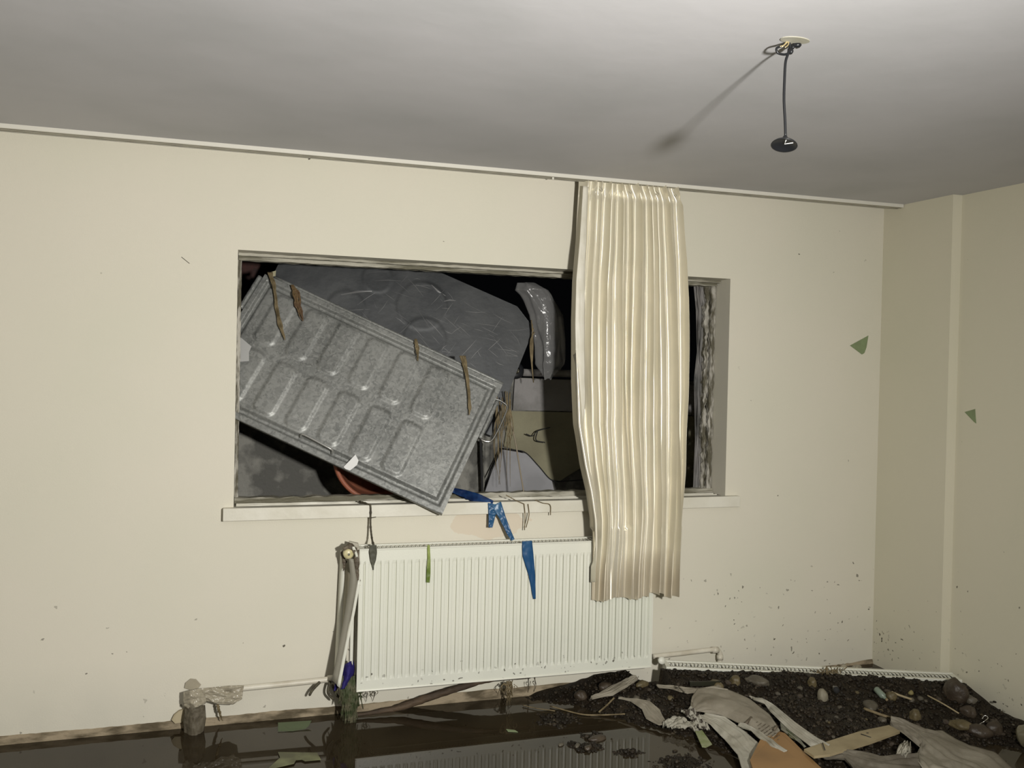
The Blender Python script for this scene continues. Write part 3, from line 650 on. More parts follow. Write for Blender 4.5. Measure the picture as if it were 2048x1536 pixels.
for pts_ in ([(1003, 898), (990, 925), (975, 955), (962, 985)], [(1004, 897), (1030, 900), (1052, 906), (1078, 933), (1103, 960), (1130, 962), (1180, 958)], [(1052, 868), (1065, 872), (1075, 862), (1100, 855)], [(1075, 862), (1072, 880), (1090, 885)]):
    q = [onY(a, b_, YW-0.079) for a, b_ in pts_]; ck.tube(spline(q, 6), 0.003, 6)
tag(ck.build('cable', M_gap), 'thin dark crack lines in the plaster and along the edge of the pale broken board outside', 'cable')
bl = film('stone_slab', [(900, 1000), (905, 930), (930, 880)], [(968, 1000), (966, 930), (962, 885)], 0.50, M_mott, 'mottled grey slab outside behind the right corner of the ribbed tray', 'slab', solid=0.03)
rod = MB().tube(spline([onY(961, 880, 0.42), onY(963, 930, 0.42), onY(965, 1000, 0.42)], 6), 0.007, 8).build('iron_rod', M_gap); tag(rod, 'dark iron rod standing outside beside the pale broken board', 'rod')
pp_ = MB().tube([onY(1046, 745, YW-0.03), onY(1170, 748, YW-0.03)], 0.020, 16).build('pale_pipe', mat('pale_pvc', (0.30, 0.29, 0.28), 0.5, var=(0.2, 0.19, 0.18), vscale=20)); tag(pp_, 'pale pipe lying on top of the light well wall', 'pipe')
wh = empty('castor_wheel', onY(1031, 741, 0.42), 'small black wheel with a glinting rim behind the dark metal lid', 'wheel')
Mw = Matrix.Translation(onY(1031, 741, 0.42)) @ Matrix.Rotation(math.radians(80), 4, 'X')
MB().lathe([(0.0, 0.015), (0.03, 0.015), (0.042, 0.01), (0.045, 0), (0.042, -0.01), (0.03, -0.015), (0, -0.015)], Mw, 28).build('tyre', M_black, wh)
MB().lathe([(0.0, 0.024), (0.014, 0.022), (0.02, 0.014)], Mw, 20).build('hub', M_chrome, wh)
br = MB()
for k in range(3):
    for j in range(3):
        x = -0.02+k*0.07+(j % 2)*0.03; br.box((x, 0.95, 2.13+j*0.05), (x+0.062, 1.05, 2.172+j*0.05))
br.box((-0.5, 0.97, 1.45), (0.22, 1.04, 2.4))
tag(br.build('brick_pier', M_brick, smooth=False), 'dark red brick pier outside at the top left corner of the window', 'brickwork')
# terracotta pot
pot = empty('terracotta_pot', onY(725, 985, 0.16), 'cracked terracotta pot lying under the ribbed tray on the sill', 'pot')
Mp = Matrix.Translation(onY(742, 925, 0.30)) @ Matrix.Rotation(math.radians(72), 4, 'X') @ Matrix.Rotation(math.radians(8), 4, 'Y')
MB().lathe([(0.06, -0.09), (0.13, -0.085), (0.165, 0.02), (0.185, 0.06), (0.200, 0.065), (0.203, 0.095), (0.188, 0.10), (0.180, 0.07), (0.155, 0.03), (0.12, -0.06), (0.0, -0.07)], Mp, 48).build('pot_body', M_terra, pot)
# hanging plastic bag
def bag(u, v):
    spine = [(1052, 566), (1072, 590), (1092, 630), (1099, 680), (1102, 720), (1096, 754)]
    wd = lerp1([(0, 16), (0.12, 30), (0.35, 26), (0.6, 27), (0.85, 24), (1, 9)], v)
    a = poly_at(spine, v); an = u*2*PI
    p = onY(a[0]+wd*math.cos(an)*(1+0.18*nz((u*5, v*4, 1))+0.12*math.sin(u*40+3*nz((v*3, u*4, 7)))), a[1]+(6*math.sin(an*2) if v > 0.9 else 0), 0.30)
    p.y += (wd/430)*0.8*math.sin(an) + 0.012*nz((u*9, v*6, 2)); p.x += 0.008*math.sin(an*5+v*3)
    return p
bg = MB().grid(bag, 60, 50).build('plastic_bag', M_film); tag(bg, 'crumpled clear plastic bag hanging at the right corner of the dark metal lid', 'plastic bag')

# ------------------------------------------------------------------ straw, leaves and scraps in the window
def on_tray_px(px, py, h=0.02):
    d = ray(px, py); P0 = PP(0, 0, h); t = (P0-CAMP).dot(en)/d.dot(en); return CAMP+d*t
def strand(name, pxs, wid, m, label, cat, pos=None, seed=1.0, n=36, flat=0.45, group=None):
    pos = pos or (lambda a, b_: on_tray_px(a, b_, 0.022))
    mb = MB()
    for s_ in range(7):
        P_ = []; rs = []
        for i in range(n+1):
            t = i/n; a = poly_at(pxs, t)
            wv = lerp1([(k/(len(wid)-1), q) for k, q in enumerate(wid)], t)
            p = pos(a[0]+(s_-3)/3.0*wv*420*(0.75+0.5*nz((t*5, seed, s_)))+2.5*nz((t*6, seed, s_*3)), a[1]*1.0-(s_ % 3)*3.0*t)
            P_.append(p + V((0, 0.0015*(s_ % 3)-0.002, 0))); rs.append(max(0.0005, 0.0012+wv*0.17*(1+0.5*nz((t*20, seed+s_, 1)))))
        mb.tube(P_, rs, 7)
    o = mb.build(name, m); tag(o, label, cat, group); return o
strand('straw_wisp', [(540, 545), (548, 570), (552, 610), (560, 650), (570, 680)], [0.014, 0.008, 0.006, 0.010, 0.001], M_straw, 'long muddy straw wisp over the top left corner of the ribbed tray', 'straw', seed=1)
strand('dead_leaf', [(584, 570), (592, 585), (596, 612), (606, 642)], [0.006, 0.016, 0.018, 0.001], M_leafbr, 'brown dead leaf on the upper left of the ribbed tray', 'leaf', seed=2)
strand('straw_wisp', [(831, 678), (834, 695), (836, 722)], [0.006, 0.009, 0.001], M_straw, 'short straw wisp over the middle of the top edge of the ribbed tray', 'straw', seed=3)
strand('straw_wisp', [(925, 712), (931, 735), (936, 770), (940, 815), (938, 830)], [0.016, 0.010, 0.006, 0.006, 0.001], M_straw, 'straw wisp hanging near the top right corner of the ribbed tray', 'straw', seed=4)
tg = MB(); random.seed(3)
for k in range(26):
    x = random.uniform(992, 1022); e = random.uniform(870, 985) if k % 2 else random.uniform(850, 900)
    P_ = spline([onY(x, random.uniform(780, 830), 0.20), onY(x+random.uniform(-8, 8), (820+e)/2, 0.19), onY(x+random.uniform(-12, 10), e, 0.2)], 6)
    tg.tube(P_, [0.003*(1-0.8*i/(len(P_)-1)) for i in range(len(P_))], 5)
tag(tg.build('straw_tuft', M_straw), 'thick tuft of straw hanging from the side handle of the ribbed tray', 'straw')
st = MB().tube(spline([onY(1018, 830, 0.2), onY(1030, 880, 0.2), onY(1040, 940, 0.18), onY(1050, 1000, 0.12)], 8), 0.0035, 6).build('string', mat('dirty_string', (0.26, 0.22, 0.16), 0.7)); tag(st, 'dirty string hanging from the straw tuft to the sill', 'string')
h2 = MB()
for pts_ in ([(1048, 1008), (1050, 1030), (1049, 1060)], [(1056, 1008), (1058, 1030), (1052, 1055)], [(1070, 1000), (1085, 1006), (1100, 1010), (1101, 1030)], [(1012, 990), (1030, 1000), (1048, 1008)]):
    h2.tube(spline([onY(a, b_, -0.042) for a, b_ in pts_], 6), 0.0022, 6)
tag(h2.build('root_fibres', M_straw), 'thin brown roots trailing over the window sill right of the blue film', 'roots')
sw = MB()
for k in range(4): sw.tube(spline([onY(1063+k*2, 640+k*8, 0.27), onY(1066-k*2, 690, 0.27), onY(1064+k, 735+k*10, 0.27)], 6), 0.0028, 5)
tag(sw.build('straw_wisp', M_straw), 'thin straw wisp hanging beside the plastic bag', 'straw')
def scrap(name, pxs, posf, m, label, cat, th=0.0015):
    f_ = [posf(a, b_) for a, b_ in pxs]; n_ = len(f_)
    nrm = (f_[1]-f_[0]).cross(f_[2]-f_[0]).normalized()*th
    vs = f_+[p+nrm for p in f_]
    fs = [tuple(range(n_)), tuple(range(2*n_-1, n_-1, -1))]+[(i, (i+1) % n_, n_+(i+1) % n_, n_+i) for i in range(n_)]
    o = mesh(name, vs, fs, m, None, smooth=False); tag(o, label, cat); return o
scrap('plastic_shred', [(369, 1376), (371, 1366), (381, 1358), (392, 1359), (402, 1370), (396, 1378), (384, 1381)], lambda a, b_: onY(a, b_, -0.012), M_film2, 'small pale scrap on the wall above the elbow of the left pipe', 'plastic', 0.006)
scrap('foam_lump', [(343, 1440), (348, 1430), (358, 1422), (367, 1419), (369, 1434), (364, 1445), (350, 1447)], lambda a, b_: onY(a, b_, -0.02), mat('foam_tan', (0.42, 0.36, 0.24), 0.8, var=(0.3, 0.25, 0.15), vscale=20), 'tan foam scrap on the wall left of the left pipe', 'foam', 0.012)
scrap('paper_scrap', [(687, 934), (711, 909), (717, 921), (714, 930), (700, 941), (691, 938)], lambda a, b_: on_tray_px(a, b_, 0.012), M_paper, 'white paper scrap on the lower edge of the ribbed tray', 'paper')
scrap('paper_scrap', [(473, 672), (483, 676), (503, 693), (498, 704), (498, 722), (473, 724)], lambda a, b_: on_tray_px(a, b_, 0.014), mat('grey_paper', (0.40, 0.40, 0.39), 0.6), 'pale grey scrap on the left edge of the ribbed tray', 'paper')
scrap('leaf_scrap', [(540, 545), (552, 541), (551, 552), (545, 553)], lambda a, b_: on_tray_px(a, b_, 0.0), mat('pale_leaf', (0.40, 0.37, 0.24), 0.6), 'tiny pale leaf on the top left corner of the ribbed tray', 'leaf')
# blue film: over the sill, down to the radiator, and the piece on its front
def ribbon(name, C_, wpx, yf, m, label, cat, n=50, seed=0.0, solid=0.0012, nu=6, amp=0.006):
    def fn(u, v):
        a = poly_at(C_, v); b_ = poly_at(C_, min(1, v+0.02)); a0 = poly_at(C_, max(0, v-0.02))
        dx, dy = b_[0]-a0[0], b_[1]-a0[1]; l = math.hypot(dx, dy) or 1
        wd = lerp1([(k/(len(wpx)-1), q) for k, q in enumerate(wpx)], v)*(u-0.5)
        yy = lerp1([(k/(len(yf)-1), q) for k, q in enumerate(yf)], v)
        return V(onY(a[0]-dy/l*wd, a[1]+dx/l*wd, yy+amp*nz((u*3, v*8, seed))))
    o = MB().grid(fn, nu, n).build(name, m, solid=solid); tag(o, label, cat); return o
ribbon('blue_film', [(905, 980), (930, 988), (955, 997), (985, 1008)], [10, 16, 20, 14], [0.10, 0.06, 0.0, -0.042], mat('dark_blue_film', (0.006, 0.02, 0.075), 0.4, var=(0.012, 0.05, 0.16), vscale=20), 'twisted dark blue film lying over the sill beside the tray corner', 'plastic film', seed=2)
ribbon('blue_film', [(988, 1008), (984, 1030), (981, 1055)], [24, 14, 8], [-0.042, -0.044, -0.05], M_blue, 'short blue film end hanging from the sill', 'plastic film', seed=3)
ribbon('blue_film', [(992, 1008), (1005, 1035), (1018, 1065), (1026, 1080)], [22, 13, 10, 7], [-0.044, -0.05, -0.07, -0.09], M_blue, 'longer blue film strip reaching from the sill to the radiator top', 'plastic film', seed=4)
ribbon('blue_film', [(1054, 1082), (1056, 1110), (1064, 1150), (1069, 1198)], [20, 22, 13, 5], [-0.158, -0.160, -0.160, -0.158], M_blue, 'blue film strip hanging down the front of the radiator', 'plastic film', seed=5, amp=0.003)
ribbon('grass_blade', [(857, 1090), (858, 1120), (857, 1145), (856, 1165)], [5, 6, 8, 7], [-0.158, -0.158, -0.158, -0.158], M_grass, 'green grass blade stuck to the front of the radiator', 'leaf', amp=0.002)
# twig with leaf
tw = MB(); tw.tube(spline([onY(718, 1003, 0.02), onY(735, 1008, -0.03), onY(741, 1013, -0.04), onY(741, 1050, -0.045), onY(744, 1078, -0.09), onY(747, 1090, -0.155)], 8), [0.004+0.004*abs(nz((i*0.5, 1, 0))) for i in range(41)], 7)
tw.tube([onY(741, 1036, -0.045), onY(752, 1034, -0.05)], 0.002, 5)
tag(tw.build('twig', M_twig), 'crooked muddy twig hanging over the window sill', 'twig')
ribbon('dead_leaf', [(746, 1090), (746, 1105), (746, 1120), (746, 1132), (747, 1140)], [14, 16, 12, 4, 1], [-0.158]*5, mat('dark_leaf', (0.045, 0.045, 0.03), 0.6, var=(0.08, 0.08, 0.055), vscale=30), 'dark pointed leaf on the top left of the radiator front', 'leaf', amp=0.002)
# green triangular scraps on the walls
scrap('green_scrap', [(1700, 691), (1737, 671), (1733, 695), (1729, 706), (1724, 709)], lambda a, b_: onY(a, b_, -0.0015), M_green, 'green triangular scrap stuck to the back wall near the corner', 'plastic scrap')
scrap('green_scrap', [(1929, 824), (1950, 818), (1951, 835), (1952, 847), (1947, 843)], lambda a, b_: onX(a, b_, XR+0.0505), M_green, 'green triangular scrap stuck to the right wall', 'plastic scrap')
# scratch mark on the left wall, drawn as a thin dark tube
tag(MB().tube([onY(363, 514, -0.001), onY(379, 527, -0.001)], 0.0012, 5).build('wall_scratch', M_twig), 'thin dark scratch mark high on the wall left of the window', 'straw')

# ------------------------------------------------------------------ branch and weeds below the radiator
def onW(px, py, z=0.0): return onZ(px, py, z)
bp_ = [(700, 1432), (790, 1417), (830, 1404), (880, 1387), (930, 1372), (985, 1358), (1060, 1352)]
brn = empty('branch', onY(790, 1417, -0.07), 'long brown branch lying slantwise under the radiator', 'branch')
P_ = spline([onY(a, b_, -0.075) for a, b_ in bp_], 8)
MB().tube([p+V((0, 0, 0.003*nz((i*0.6, 0, 0)))) for i, p in enumerate(P_)], [0.007+0.010*sstep(0, 12, i)-0.006*sstep(20, 48, i)+0.003*nz((i*0.7, 3, 0)) for i in range(len(P_))], 9).build('branch_stem', M_bark, brn)
MB().tube([onY(862, 1396, -0.075), onY(869, 1386, -0.085)], [0.005, 0.002], 6).build('side_twig', M_bark, brn)
def weed(name, cx, y0, y1, wpx, depth, m, label, n=40, seed=1, r=0.0028):
    random.seed(seed); mb = MB(); y1o = y1
    for k in range(n):
        x = cx+random.gauss(0, wpx*0.36); y1 = y0+(y1o-y0)*max(0.25, min(1, random.gauss(1.0-0.7*abs(x-cx)/wpx, 0.18)))
        P_ = spline([onY(x+random.uniform(-3, 3), y0+random.uniform(-6, 8), depth), onY(x+random.uniform(-6, 6), (y0+y1)/2, depth-0.02*random.random()), onY(x+random.uniform(-wpx*0.3, wpx*0.3), y1+random.uniform(-10, 6), depth)], 5)
        mb.tube(P_, [r*random.uniform(0.7, 1.6)*(1-0.6*i/(len(P_)-1)) for i in range(len(P_))], 5)
    o = mb.build(name, m); tag(o, label, 'weeds'); return o
weed('weed_clump', 700, 1356, 1446, 26, -0.12, M_moss, 'large mossy weed clump hanging from the bottom left corner of the radiator', 110, 4, 0.0045)
weed('weed_clump', 1018, 1364, 1404, 14, -0.12, M_straw, 'small yellowish root clump under the middle of the radiator', 30, 5, 0.002)
weed('weed_clump', 744, 1380, 1400, 10, -0.13, M_twig, 'few dark strands under the left part of the radiator', 9, 6, 0.0018)
weed('weed_clump', 1070, 1356, 1385, 8, -0.13, M_twig, 'forked dark strand under the right part of the radiator', 4, 7, 0.0018)
tg = MB()
for pts_ in ([(660, 1362), (656, 1385), (668, 1400)], [(664, 1370), (675, 1392), (690, 1396)], [(640, 1364), (625, 1380), (618, 1392)]): tg.tube(spline([onY(a, b_, -0.07) for a, b_ in pts_], 6), [0.006]*12+[0.001], 6)
tag(tg.build('root_tangle', M_twig), 'dark root tangle under the right end of the left pipe', 'roots')

# ------------------------------------------------------------------ water
wv_ = MB(); wv_.box((XL, YB, -0.08), (XR, 0, 0.0))
tag(wv_.build('flood_water', M_water, smooth=False), 'still dark brown flood water covering the floor', 'water', kind='stuff')

# ------------------------------------------------------------------ mud heap
SHORE = [(1.22, 0.05), (1.45, -0.12), (1.62, -0.36), (1.74, -0.54), (1.86, -0.68), (1.97, -1.0), (2.15, -1.32), (2.5, -1.38), (2.72, -1.12), (2.84, -0.93), (3.02, -0.98), (3.12, -1.15), (3.3, -1.35), (3.3, 0.05)]
def sdist(x, y):
    d = 1e9; ins = False; n_ = len(SHORE)
    for i in range(n_):
        ax, ay = SHORE[i]; bx, by = SHORE[(i+1) % n_]
        t = max(0, min(1, ((x-ax)*(bx-ax)+(y-ay)*(by-ay))/((bx-ax)**2+(by-ay)**2)))
        if not (i == n_-2 or i == n_-1): d = min(d, math.hypot(x-ax-t*(bx-ax), y-ay-t*(by-ay)))
        if (ay > y) != (by > y) and x < (bx-ax)*(y-ay)/(by-ay)+ax: ins = not ins
    return d if ins else -d
BUMPS = [(1.36, -0.60, 0.07), (1.50, -0.69, 0.05), (1.66, -0.82, 0.10), (1.42, -0.50, 0.05), (1.34, -0.30, 0.10), (1.30, -0.56, 0.03)]
def hmud(x, y):
    d = sdist(x, y)
    h = 0.115*(1-math.exp(-max(0, d)/0.26)) if d > 0 else -0.10*(1-math.exp(d/0.25))
    h += 0.014*nz((x*7, y*7, 0)) + 0.007*nz((x*22, y*22, 3))
    # banked up against the fallen radiator, sunk behind it
    lx = (x-1.9)/1.30; yl = -0.185-0.42*lx
    if x > 1.80:
        if y < yl+0.004: h = max(h, 0.137-0.026*lx+0.012*math.exp(-((lx-0.55)/0.28)**2)-0.30*max(0, yl-y-0.05)+0.010*nz((x*9, y*9, 2)) if x > 1.885 else h)
        else: h -= 0.16*sstep(yl, yl+0.08, y)
    for bx, by, r_ in BUMPS:
        q = ((x-bx)**2+(y-by)**2*2)/(r_*r_); h = max(h, -0.012+0.022*math.exp(-q)+0.008*nz((x*30, y*30, 5))) if q < 3 else h
    return h
def ground(px, py, off=0.0):
    z = 0.08
    for _ in range(12):
        p = onZ(px, py, z); z = 0.5*z+0.5*(max(hmud(p.x, p.y), 0)+off)
    return onZ(px, py, z)
mud = MB()
mud.grid(lambda u, v: (lambda x, y: V((x, y, hmud(x, y))))(1.0+u*2.21, -1.75+v*1.745), 300, 240)
tag(mud.build('mud_heap', M_mud), 'heap of wet dark mud filling the right corner of the room', 'mud', kind='stuff')
def rock_pts(rx, ry, rz, seed, sub):
    bm = bmesh.new(); bmesh.ops.create_icosphere(bm, subdivisions=sub, radius=1)
    vs = [v.co.copy() for v in bm.verts]; fs = [tuple(v.index for v in f.verts) for f in bm.faces]; bm.free()
    out = []
    for p in vs:
        k = 1+0.28*nz(p, 1.3, seed)+0.10*nz(p, 3.5, seed); out.append(V((p.x*rx*k, p.y*ry*k, p.z*rz*k)))
    return out, fs
random.seed(21); gv = MB(); cnt = 0
protos = [rock_pts(1, random.uniform(0.6, 1), random.uniform(0.5, 0.8), k*3.1, 1) for k in range(10)]
while cnt < 9500:
    x, y = random.uniform(1.2, 3.2), random.uniform(-1.45, -0.02); h = hmud(x, y)
    if h < -0.006: continue
    if y > -0.19-0.42*(x-1.9)/1.3 and x > 1.8: continue
    r_ = random.choice([0.003, 0.003, 0.004, 0.005, 0.006, 0.008, 0.011])*random.uniform(0.8, 1.3)
    vs, fs = random.choice(protos); R_ = Matrix.Rotation(random.uniform(0, 6.28), 3, 'Z')
    gv.add([R_ @ (v*r_)+V((x, y, h+r_*0.2)) for v in vs], fs); cnt += 1
tag(gv.build('gravel', M_grav), 'small dark gravel spread over the mud heap', 'gravel', kind='stuff')
# individual stones
def stone(px, py, rpx, m, label, group=None, asp=(1, 0.8, 0.6), rot=0.0, seed=1.0, sink=0.3):
    p = ground(px, py); d = (p-CAMP).length; r_ = rpx*d/FPX
    vs, fs = rock_pts(r_*asp[0], r_*asp[1], r_*asp[2], seed, 3)
    R_ = Matrix.Rotation(rot, 3, 'Z')
    o = mesh('stone', [R_ @ v for v in vs], fs, m); o.location = p+V((0, 0, r_*asp[2]*sink)); tag(o, label, 'stone', group); return o
spec = [(1162, 1395, 13, M_stoneC, 'rounded brown stone at the left tip of the mud heap under the radiator', (1, .8, .8)),
        (1210, 1376, 15, M_stoneC, 'dark round stone against the wall under the right end of the radiator', (1, .8, .6)),
        (1285, 1370, 12, M_stoneB, 'ochre stone left of the gravel near the radiator end', (1.3, .8, .5)),
        (1341, 1398, 8, M_stoneB, 'small yellowish stone between the two left cloth pieces', (1, .8, .6)),
        (1272, 1398, 9, M_stoneA, 'pale small stone just above the twisted cloth strip', (1.2, .8, .5)),
        (1422, 1347, 12, mat('pale_pebble', (0.19, 0.175, 0.13), 0.6), 'flat pale pebble on the dark plank beside the fallen radiator', (1, .7, .3)),
        (1383, 1349, 9, M_stoneB, 'small ochre stone left of the flat pale pebble', (1, .8, .6)),
        (1433, 1372, 13, M_stoneB, 'ochre stone just behind the brown cloth', (1.2, .8, .6)),
        (1470, 1366, 12, M_stoneB, 'yellowish stone in the gravel below the middle of the fallen radiator', (.9, .8, .9)),
        (1515, 1365, 17, M_stoneA, 'broad grey stone in the gravel below the fallen radiator', (1.3, .8, .5)),
        (1583, 1362, 17, M_stoneC, 'wide brown stone near the right part of the fallen radiator', (1.3, .7, .5)),
        (1624, 1370, 11, M_stoneB, 'ochre oval stone left of the white plastic tube', (.7, .8, 1.0)),
        (1645, 1398, 12, mat('white_shard', (0.20, 0.18, 0.13), 0.6), 'pale broken shard below the white plastic tube', (.8, .8, 1.1)),
        (1782, 1396, 10, M_stoneB, 'round yellowish stone right of the small green bottle', (1, .9, .9)),
        (1822, 1388, 5, mat('yellow_pebble', (0.2, 0.17, 0.07), 0.6), 'bright yellowish pebble between the two right sticks', (1, .8, .9)),
        (1823, 1402, 6, M_stoneA, 'pale grey pebble below the shorter right stick', (1, .8, .8)),
        (1741, 1414, 15, M_stoneA, 'flat grey-green stone above the end of the pale lath', (1.3, .8, .5)),
        (1764, 1442, 9, M_stoneA, 'purplish grey stone beside the end of the pale lath', (1, .8, .6)),
        (1830, 1436, 12, M_stoneB, 'oval ochre stone above the right cloth sheet', (.8, .8, .9)),
        (1912, 1395, 20, M_stoneC, 'large dark stone against the right wall', (1, .8, 1.2)),
        (1936, 1401, 12, M_stoneA, 'pale grey flat stone beside the right wall', (1.2, .8, .6)),
        (1936, 1428, 14, M_stoneC, 'brown stone in the gravel near the right wall', (1, .8, .8)),
        (1922, 1453, 16, M_stoneB, 'wet ochre stone with a pale patch near the water on the right', (1.2, .8, .5)),
        (1960, 1468, 17, M_stoneC, 'dark wet stone at the water edge left of the glass jar', (1.3, .8, .7)),
        (1990, 1462, 14, M_stoneC, 'dark stone touching the glass jar', (1, .8, .9)),
        (1195, 1478, 15, M_stoneC, 'flat stone half sunk in the water left of the gravel islet', (1.2, .7, .35)),
        (1122, 1490, 6, M_stoneA, 'tiny pale pebble alone in the water', (1.2, .7, .5)),
        (1176, 1497, 9, M_stoneC, 'small dark stone in the water beside the flat sunk stone', (1.2, .7, .5)),
        (1155, 1492, 7, M_stoneA, 'small grey-green stone in the water beside the tiny pale pebble', (1.2, .7, .5)),
        (1720, 1345, 0.1, M_stoneC, None, (1, 1, 1))]
for i, (px, py, r_, m, lb, asp) in enumerate(spec):
    if lb: stone(px, py, r_, m, lb, None, asp, rot=i*1.3*0.2, seed=i*2.7)
random.seed(33); k = 0; tries = 0
base = None
while k < 110 and tries < 5000:
    tries += 1
    px, py = random.uniform(1260, 2030), random.uniform(1345, 1500)
    p = ground(px, py)
    if hmud(p.x, p.y) < 0.012 or p.x > XR2-0.03 or p.y > -0.20-0.42*(p.x-1.9)/1.3: continue
    r_ = random.uniform(0.007, 0.017)
    if k < 6:
        vs, fs = rock_pts(1, random.uniform(0.7, 0.9), random.uniform(0.5, 0.8), k*5.5, 2)
        o = mesh('stone', vs, fs, (M_stoneC, M_stoneA, M_stoneC, M_grav, M_stoneB, M_stoneC)[k]); base = (base or [])+[o]
    else:
        o = random.choice(base[:6]).copy(); COL.objects.link(o)
    o.scale = (r_, r_, r_); o.rotation_euler = (random.uniform(-.3, .3), random.uniform(-.3, .3), random.uniform(0, 6))
    o.location = V((p.x, p.y, hmud(p.x, p.y)+r_*0.15))
    tag(o, 'one of the small wet stones scattered in the gravel of the mud heap', 'stone', 'small stones scattered over the mud heap'); k += 1
# ------------------------------------------------------------------ cloths, boards and litter on the heap
def drape(name, A_, B_, m, label, cat='cloth', off=0.012, amp=0.010, nu=30, nv=60, seed=0.0, hump=0.0, solid=0.002, rough=0.25, fold=6):
    def fn(u, v):
        a = poly_at(A_, v); c = poly_at(B_, v)
        px, py = a[0]+(c[0]-a[0])*u, a[1]+(c[1]-a[1])*u
        e = rough*3.0
        px += e*nz((u*6, v*11, seed))*(1 if u in (0, 1) else 0.5); py += e*nz((u*7, v*9, seed+4))*0.5
        wr = (abs(nz((u*fold*0.9+0.6*nz((v*3, seed, 0)), v*fold*0.28, seed+2)))*3.2 + 0.5*nz((u*fold*3, v*fold, seed+5)))*amp
        p = ground(px, py, off+hump*math.sin(PI*u)*math.sin(PI*v))
        return p+V((0, 0, wr))
    o = MB().grid(fn, nu, nv).build(name, m, solid=solid); tag(o, label, cat); return o
drape('stained_cloth', [(1380, 1420), (1383, 1396), (1395, 1380), (1425, 1376), (1455, 1380), (1500, 1400), (1540, 1430), (1560, 1462)], [(1395, 1425), (1420, 1428), (1440, 1432), (1462, 1440), (1480, 1448), (1500, 1460), (1520, 1472), (1536, 1484)], M_clothb, 'large brownish stained cloth with rows of dark marks in the middle of the heap', off=0.03, amp=0.004, hump=0.02, fold=4)
mk = MB(); random.seed(8)
def mark(px, py, lx, ang, wd):
    a = ground(px, py, 0.046); b_ = ground(px+lx*math.cos(ang), py+lx*math.sin(ang), 0.046); mk.tube([a, (a+b_)/2+V((0, 0, 0.001)), b_], wd, 6)
mark(1490, 1450, 20, -0.85, 0.006); mark(1548, 1460, 10, -0.9, 0.005)
for i in range(5):
    for j in range(5): mark(1512+i*8+j*3.2, 1446+j*6.0-i*0.5+i*3, 6*random.uniform(.5, 1.2), -0.6, 0.0012)
tag(mk.build('mud_streaks', M_mudm), 'dark mud streaks printed across the stained brown cloth', 'mud', kind='stuff')
drape('white_cloth', [(1392, 1436), (1420, 1450), (1450, 1480), (1475, 1510), (1490, 1560)], [(1410, 1430), (1450, 1436), (1490, 1462), (1530, 1500), (1560, 1560)], M_clothw, 'wide pale cloth running down over the water in front of the stained cloth', off=0.035, amp=0.006, fold=5, seed=3)
drape('white_cloth', [(1475, 1452), (1500, 1466), (1530, 1488), (1560, 1512)], [(1480, 1450), (1510, 1460), (1545, 1480), (1575, 1504)], M_clothw, 'narrow pale cloth tail pointing over the orange board', off=0.045, amp=0.006, fold=5, seed=4)
drape('twisted_cloth', [(1236, 1398), (1262, 1404), (1284, 1420), (1292, 1438), (1318, 1452), (1336, 1450)], [(1240, 1394), (1275, 1399), (1300, 1405), (1320, 1422), (1332, 1444), (1338, 1447)], M_clothb, 'twisted dirty cloth strip at the left shore of the heap', off=0.02, amp=0.006, seed=6)
drape('white_cloth', [(1325, 1456), (1345, 1446), (1365, 1440), (1385, 1450)], [(1350, 1458), (1366, 1458), (1385, 1462), (1398, 1472)], M_clothw, 'small crumpled pale cloth at the shore beside the twisted strip', off=0.015, amp=0.014, seed=7, fold=9)
drape('white_cloth', [(1312, 1372), (1340, 1374), (1370, 1378), (1400, 1376), (1430, 1374), (1452, 1380)], [(1316, 1376), (1345, 1380), (1375, 1390), (1395, 1386), (1420, 1380), (1456, 1384)], M_clothb, 'thin cloth strand lying behind the stained cloth', off=0.03, amp=0.006, seed=8)
drape('white_cloth', [(1498, 1394), (1525, 1400), (1545, 1412), (1590, 1446), (1640, 1480), (1660, 1494)], [(1508, 1402), (1530, 1410), (1540, 1424), (1580, 1462), (1622, 1494), (1644, 1506)], M_clothw, 'long narrow pale cloth strip running right of the stained cloth', off=0.035, amp=0.006, seed=9, fold=5)
drape('grey_cloth', [(1537, 1420), (1556, 1436), (1575, 1450), (1600, 1480), (1612, 1494)], [(1548, 1424), (1560, 1440), (1562, 1460), (1590, 1480), (1608, 1496)], mat('grey_green_cloth', (0.20, 0.20, 0.155), 0.7, var=(0.14, 0.135, 0.10), vscale=12), 'grey cloth scrap between the long pale strip and the orange board', off=0.025, amp=0.004, seed=10)
drape('stained_cloth', [(1782, 1438), (1812, 1446), (1850, 1462), (1885, 1462), (1940, 1495), (1990, 1508), (2040, 1550)], [(1780, 1450), (1806, 1472), (1840, 1502), (1830, 1520), (1850, 1545), (1900, 1560), (1960, 1580)], mat('beige_cloth', (0.225, 0.205, 0.16), 0.7, var=(0.15, 0.132, 0.10), vscale=6, bump=0.3), 'large beige sheet spread down to the right edge of the water', off=0.03, amp=0.010, seed=11, fold=7, nu=44, nv=80)
drape('stained_cloth', [(1640, 1512), (1680, 1500), (1720, 1502), (1760, 1512), (1810, 1512), (1836, 1512)], [(1650, 1520), (1690, 1524), (1720, 1560), (1760, 1565), (1810, 1565), (1850, 1565)], mat('dark_beige_cloth', (0.14, 0.125, 0.095), 0.7, var=(0.085, 0.073, 0.053), vscale=8, bump=0.3), 'dirty cloth in front of the pale lath at the bottom edge', off=0.03, amp=0.010, seed=12, fold=7)
drape('white_cloth', [(1792, 1510), (1802, 1494), (1812, 1490)], [(1812, 1520), (1822, 1508), (1822, 1496)], M_clothw, 'small pale knotted cloth bump left of the beige sheet', off=0.03, amp=0.012, seed=13, hump=0.03)
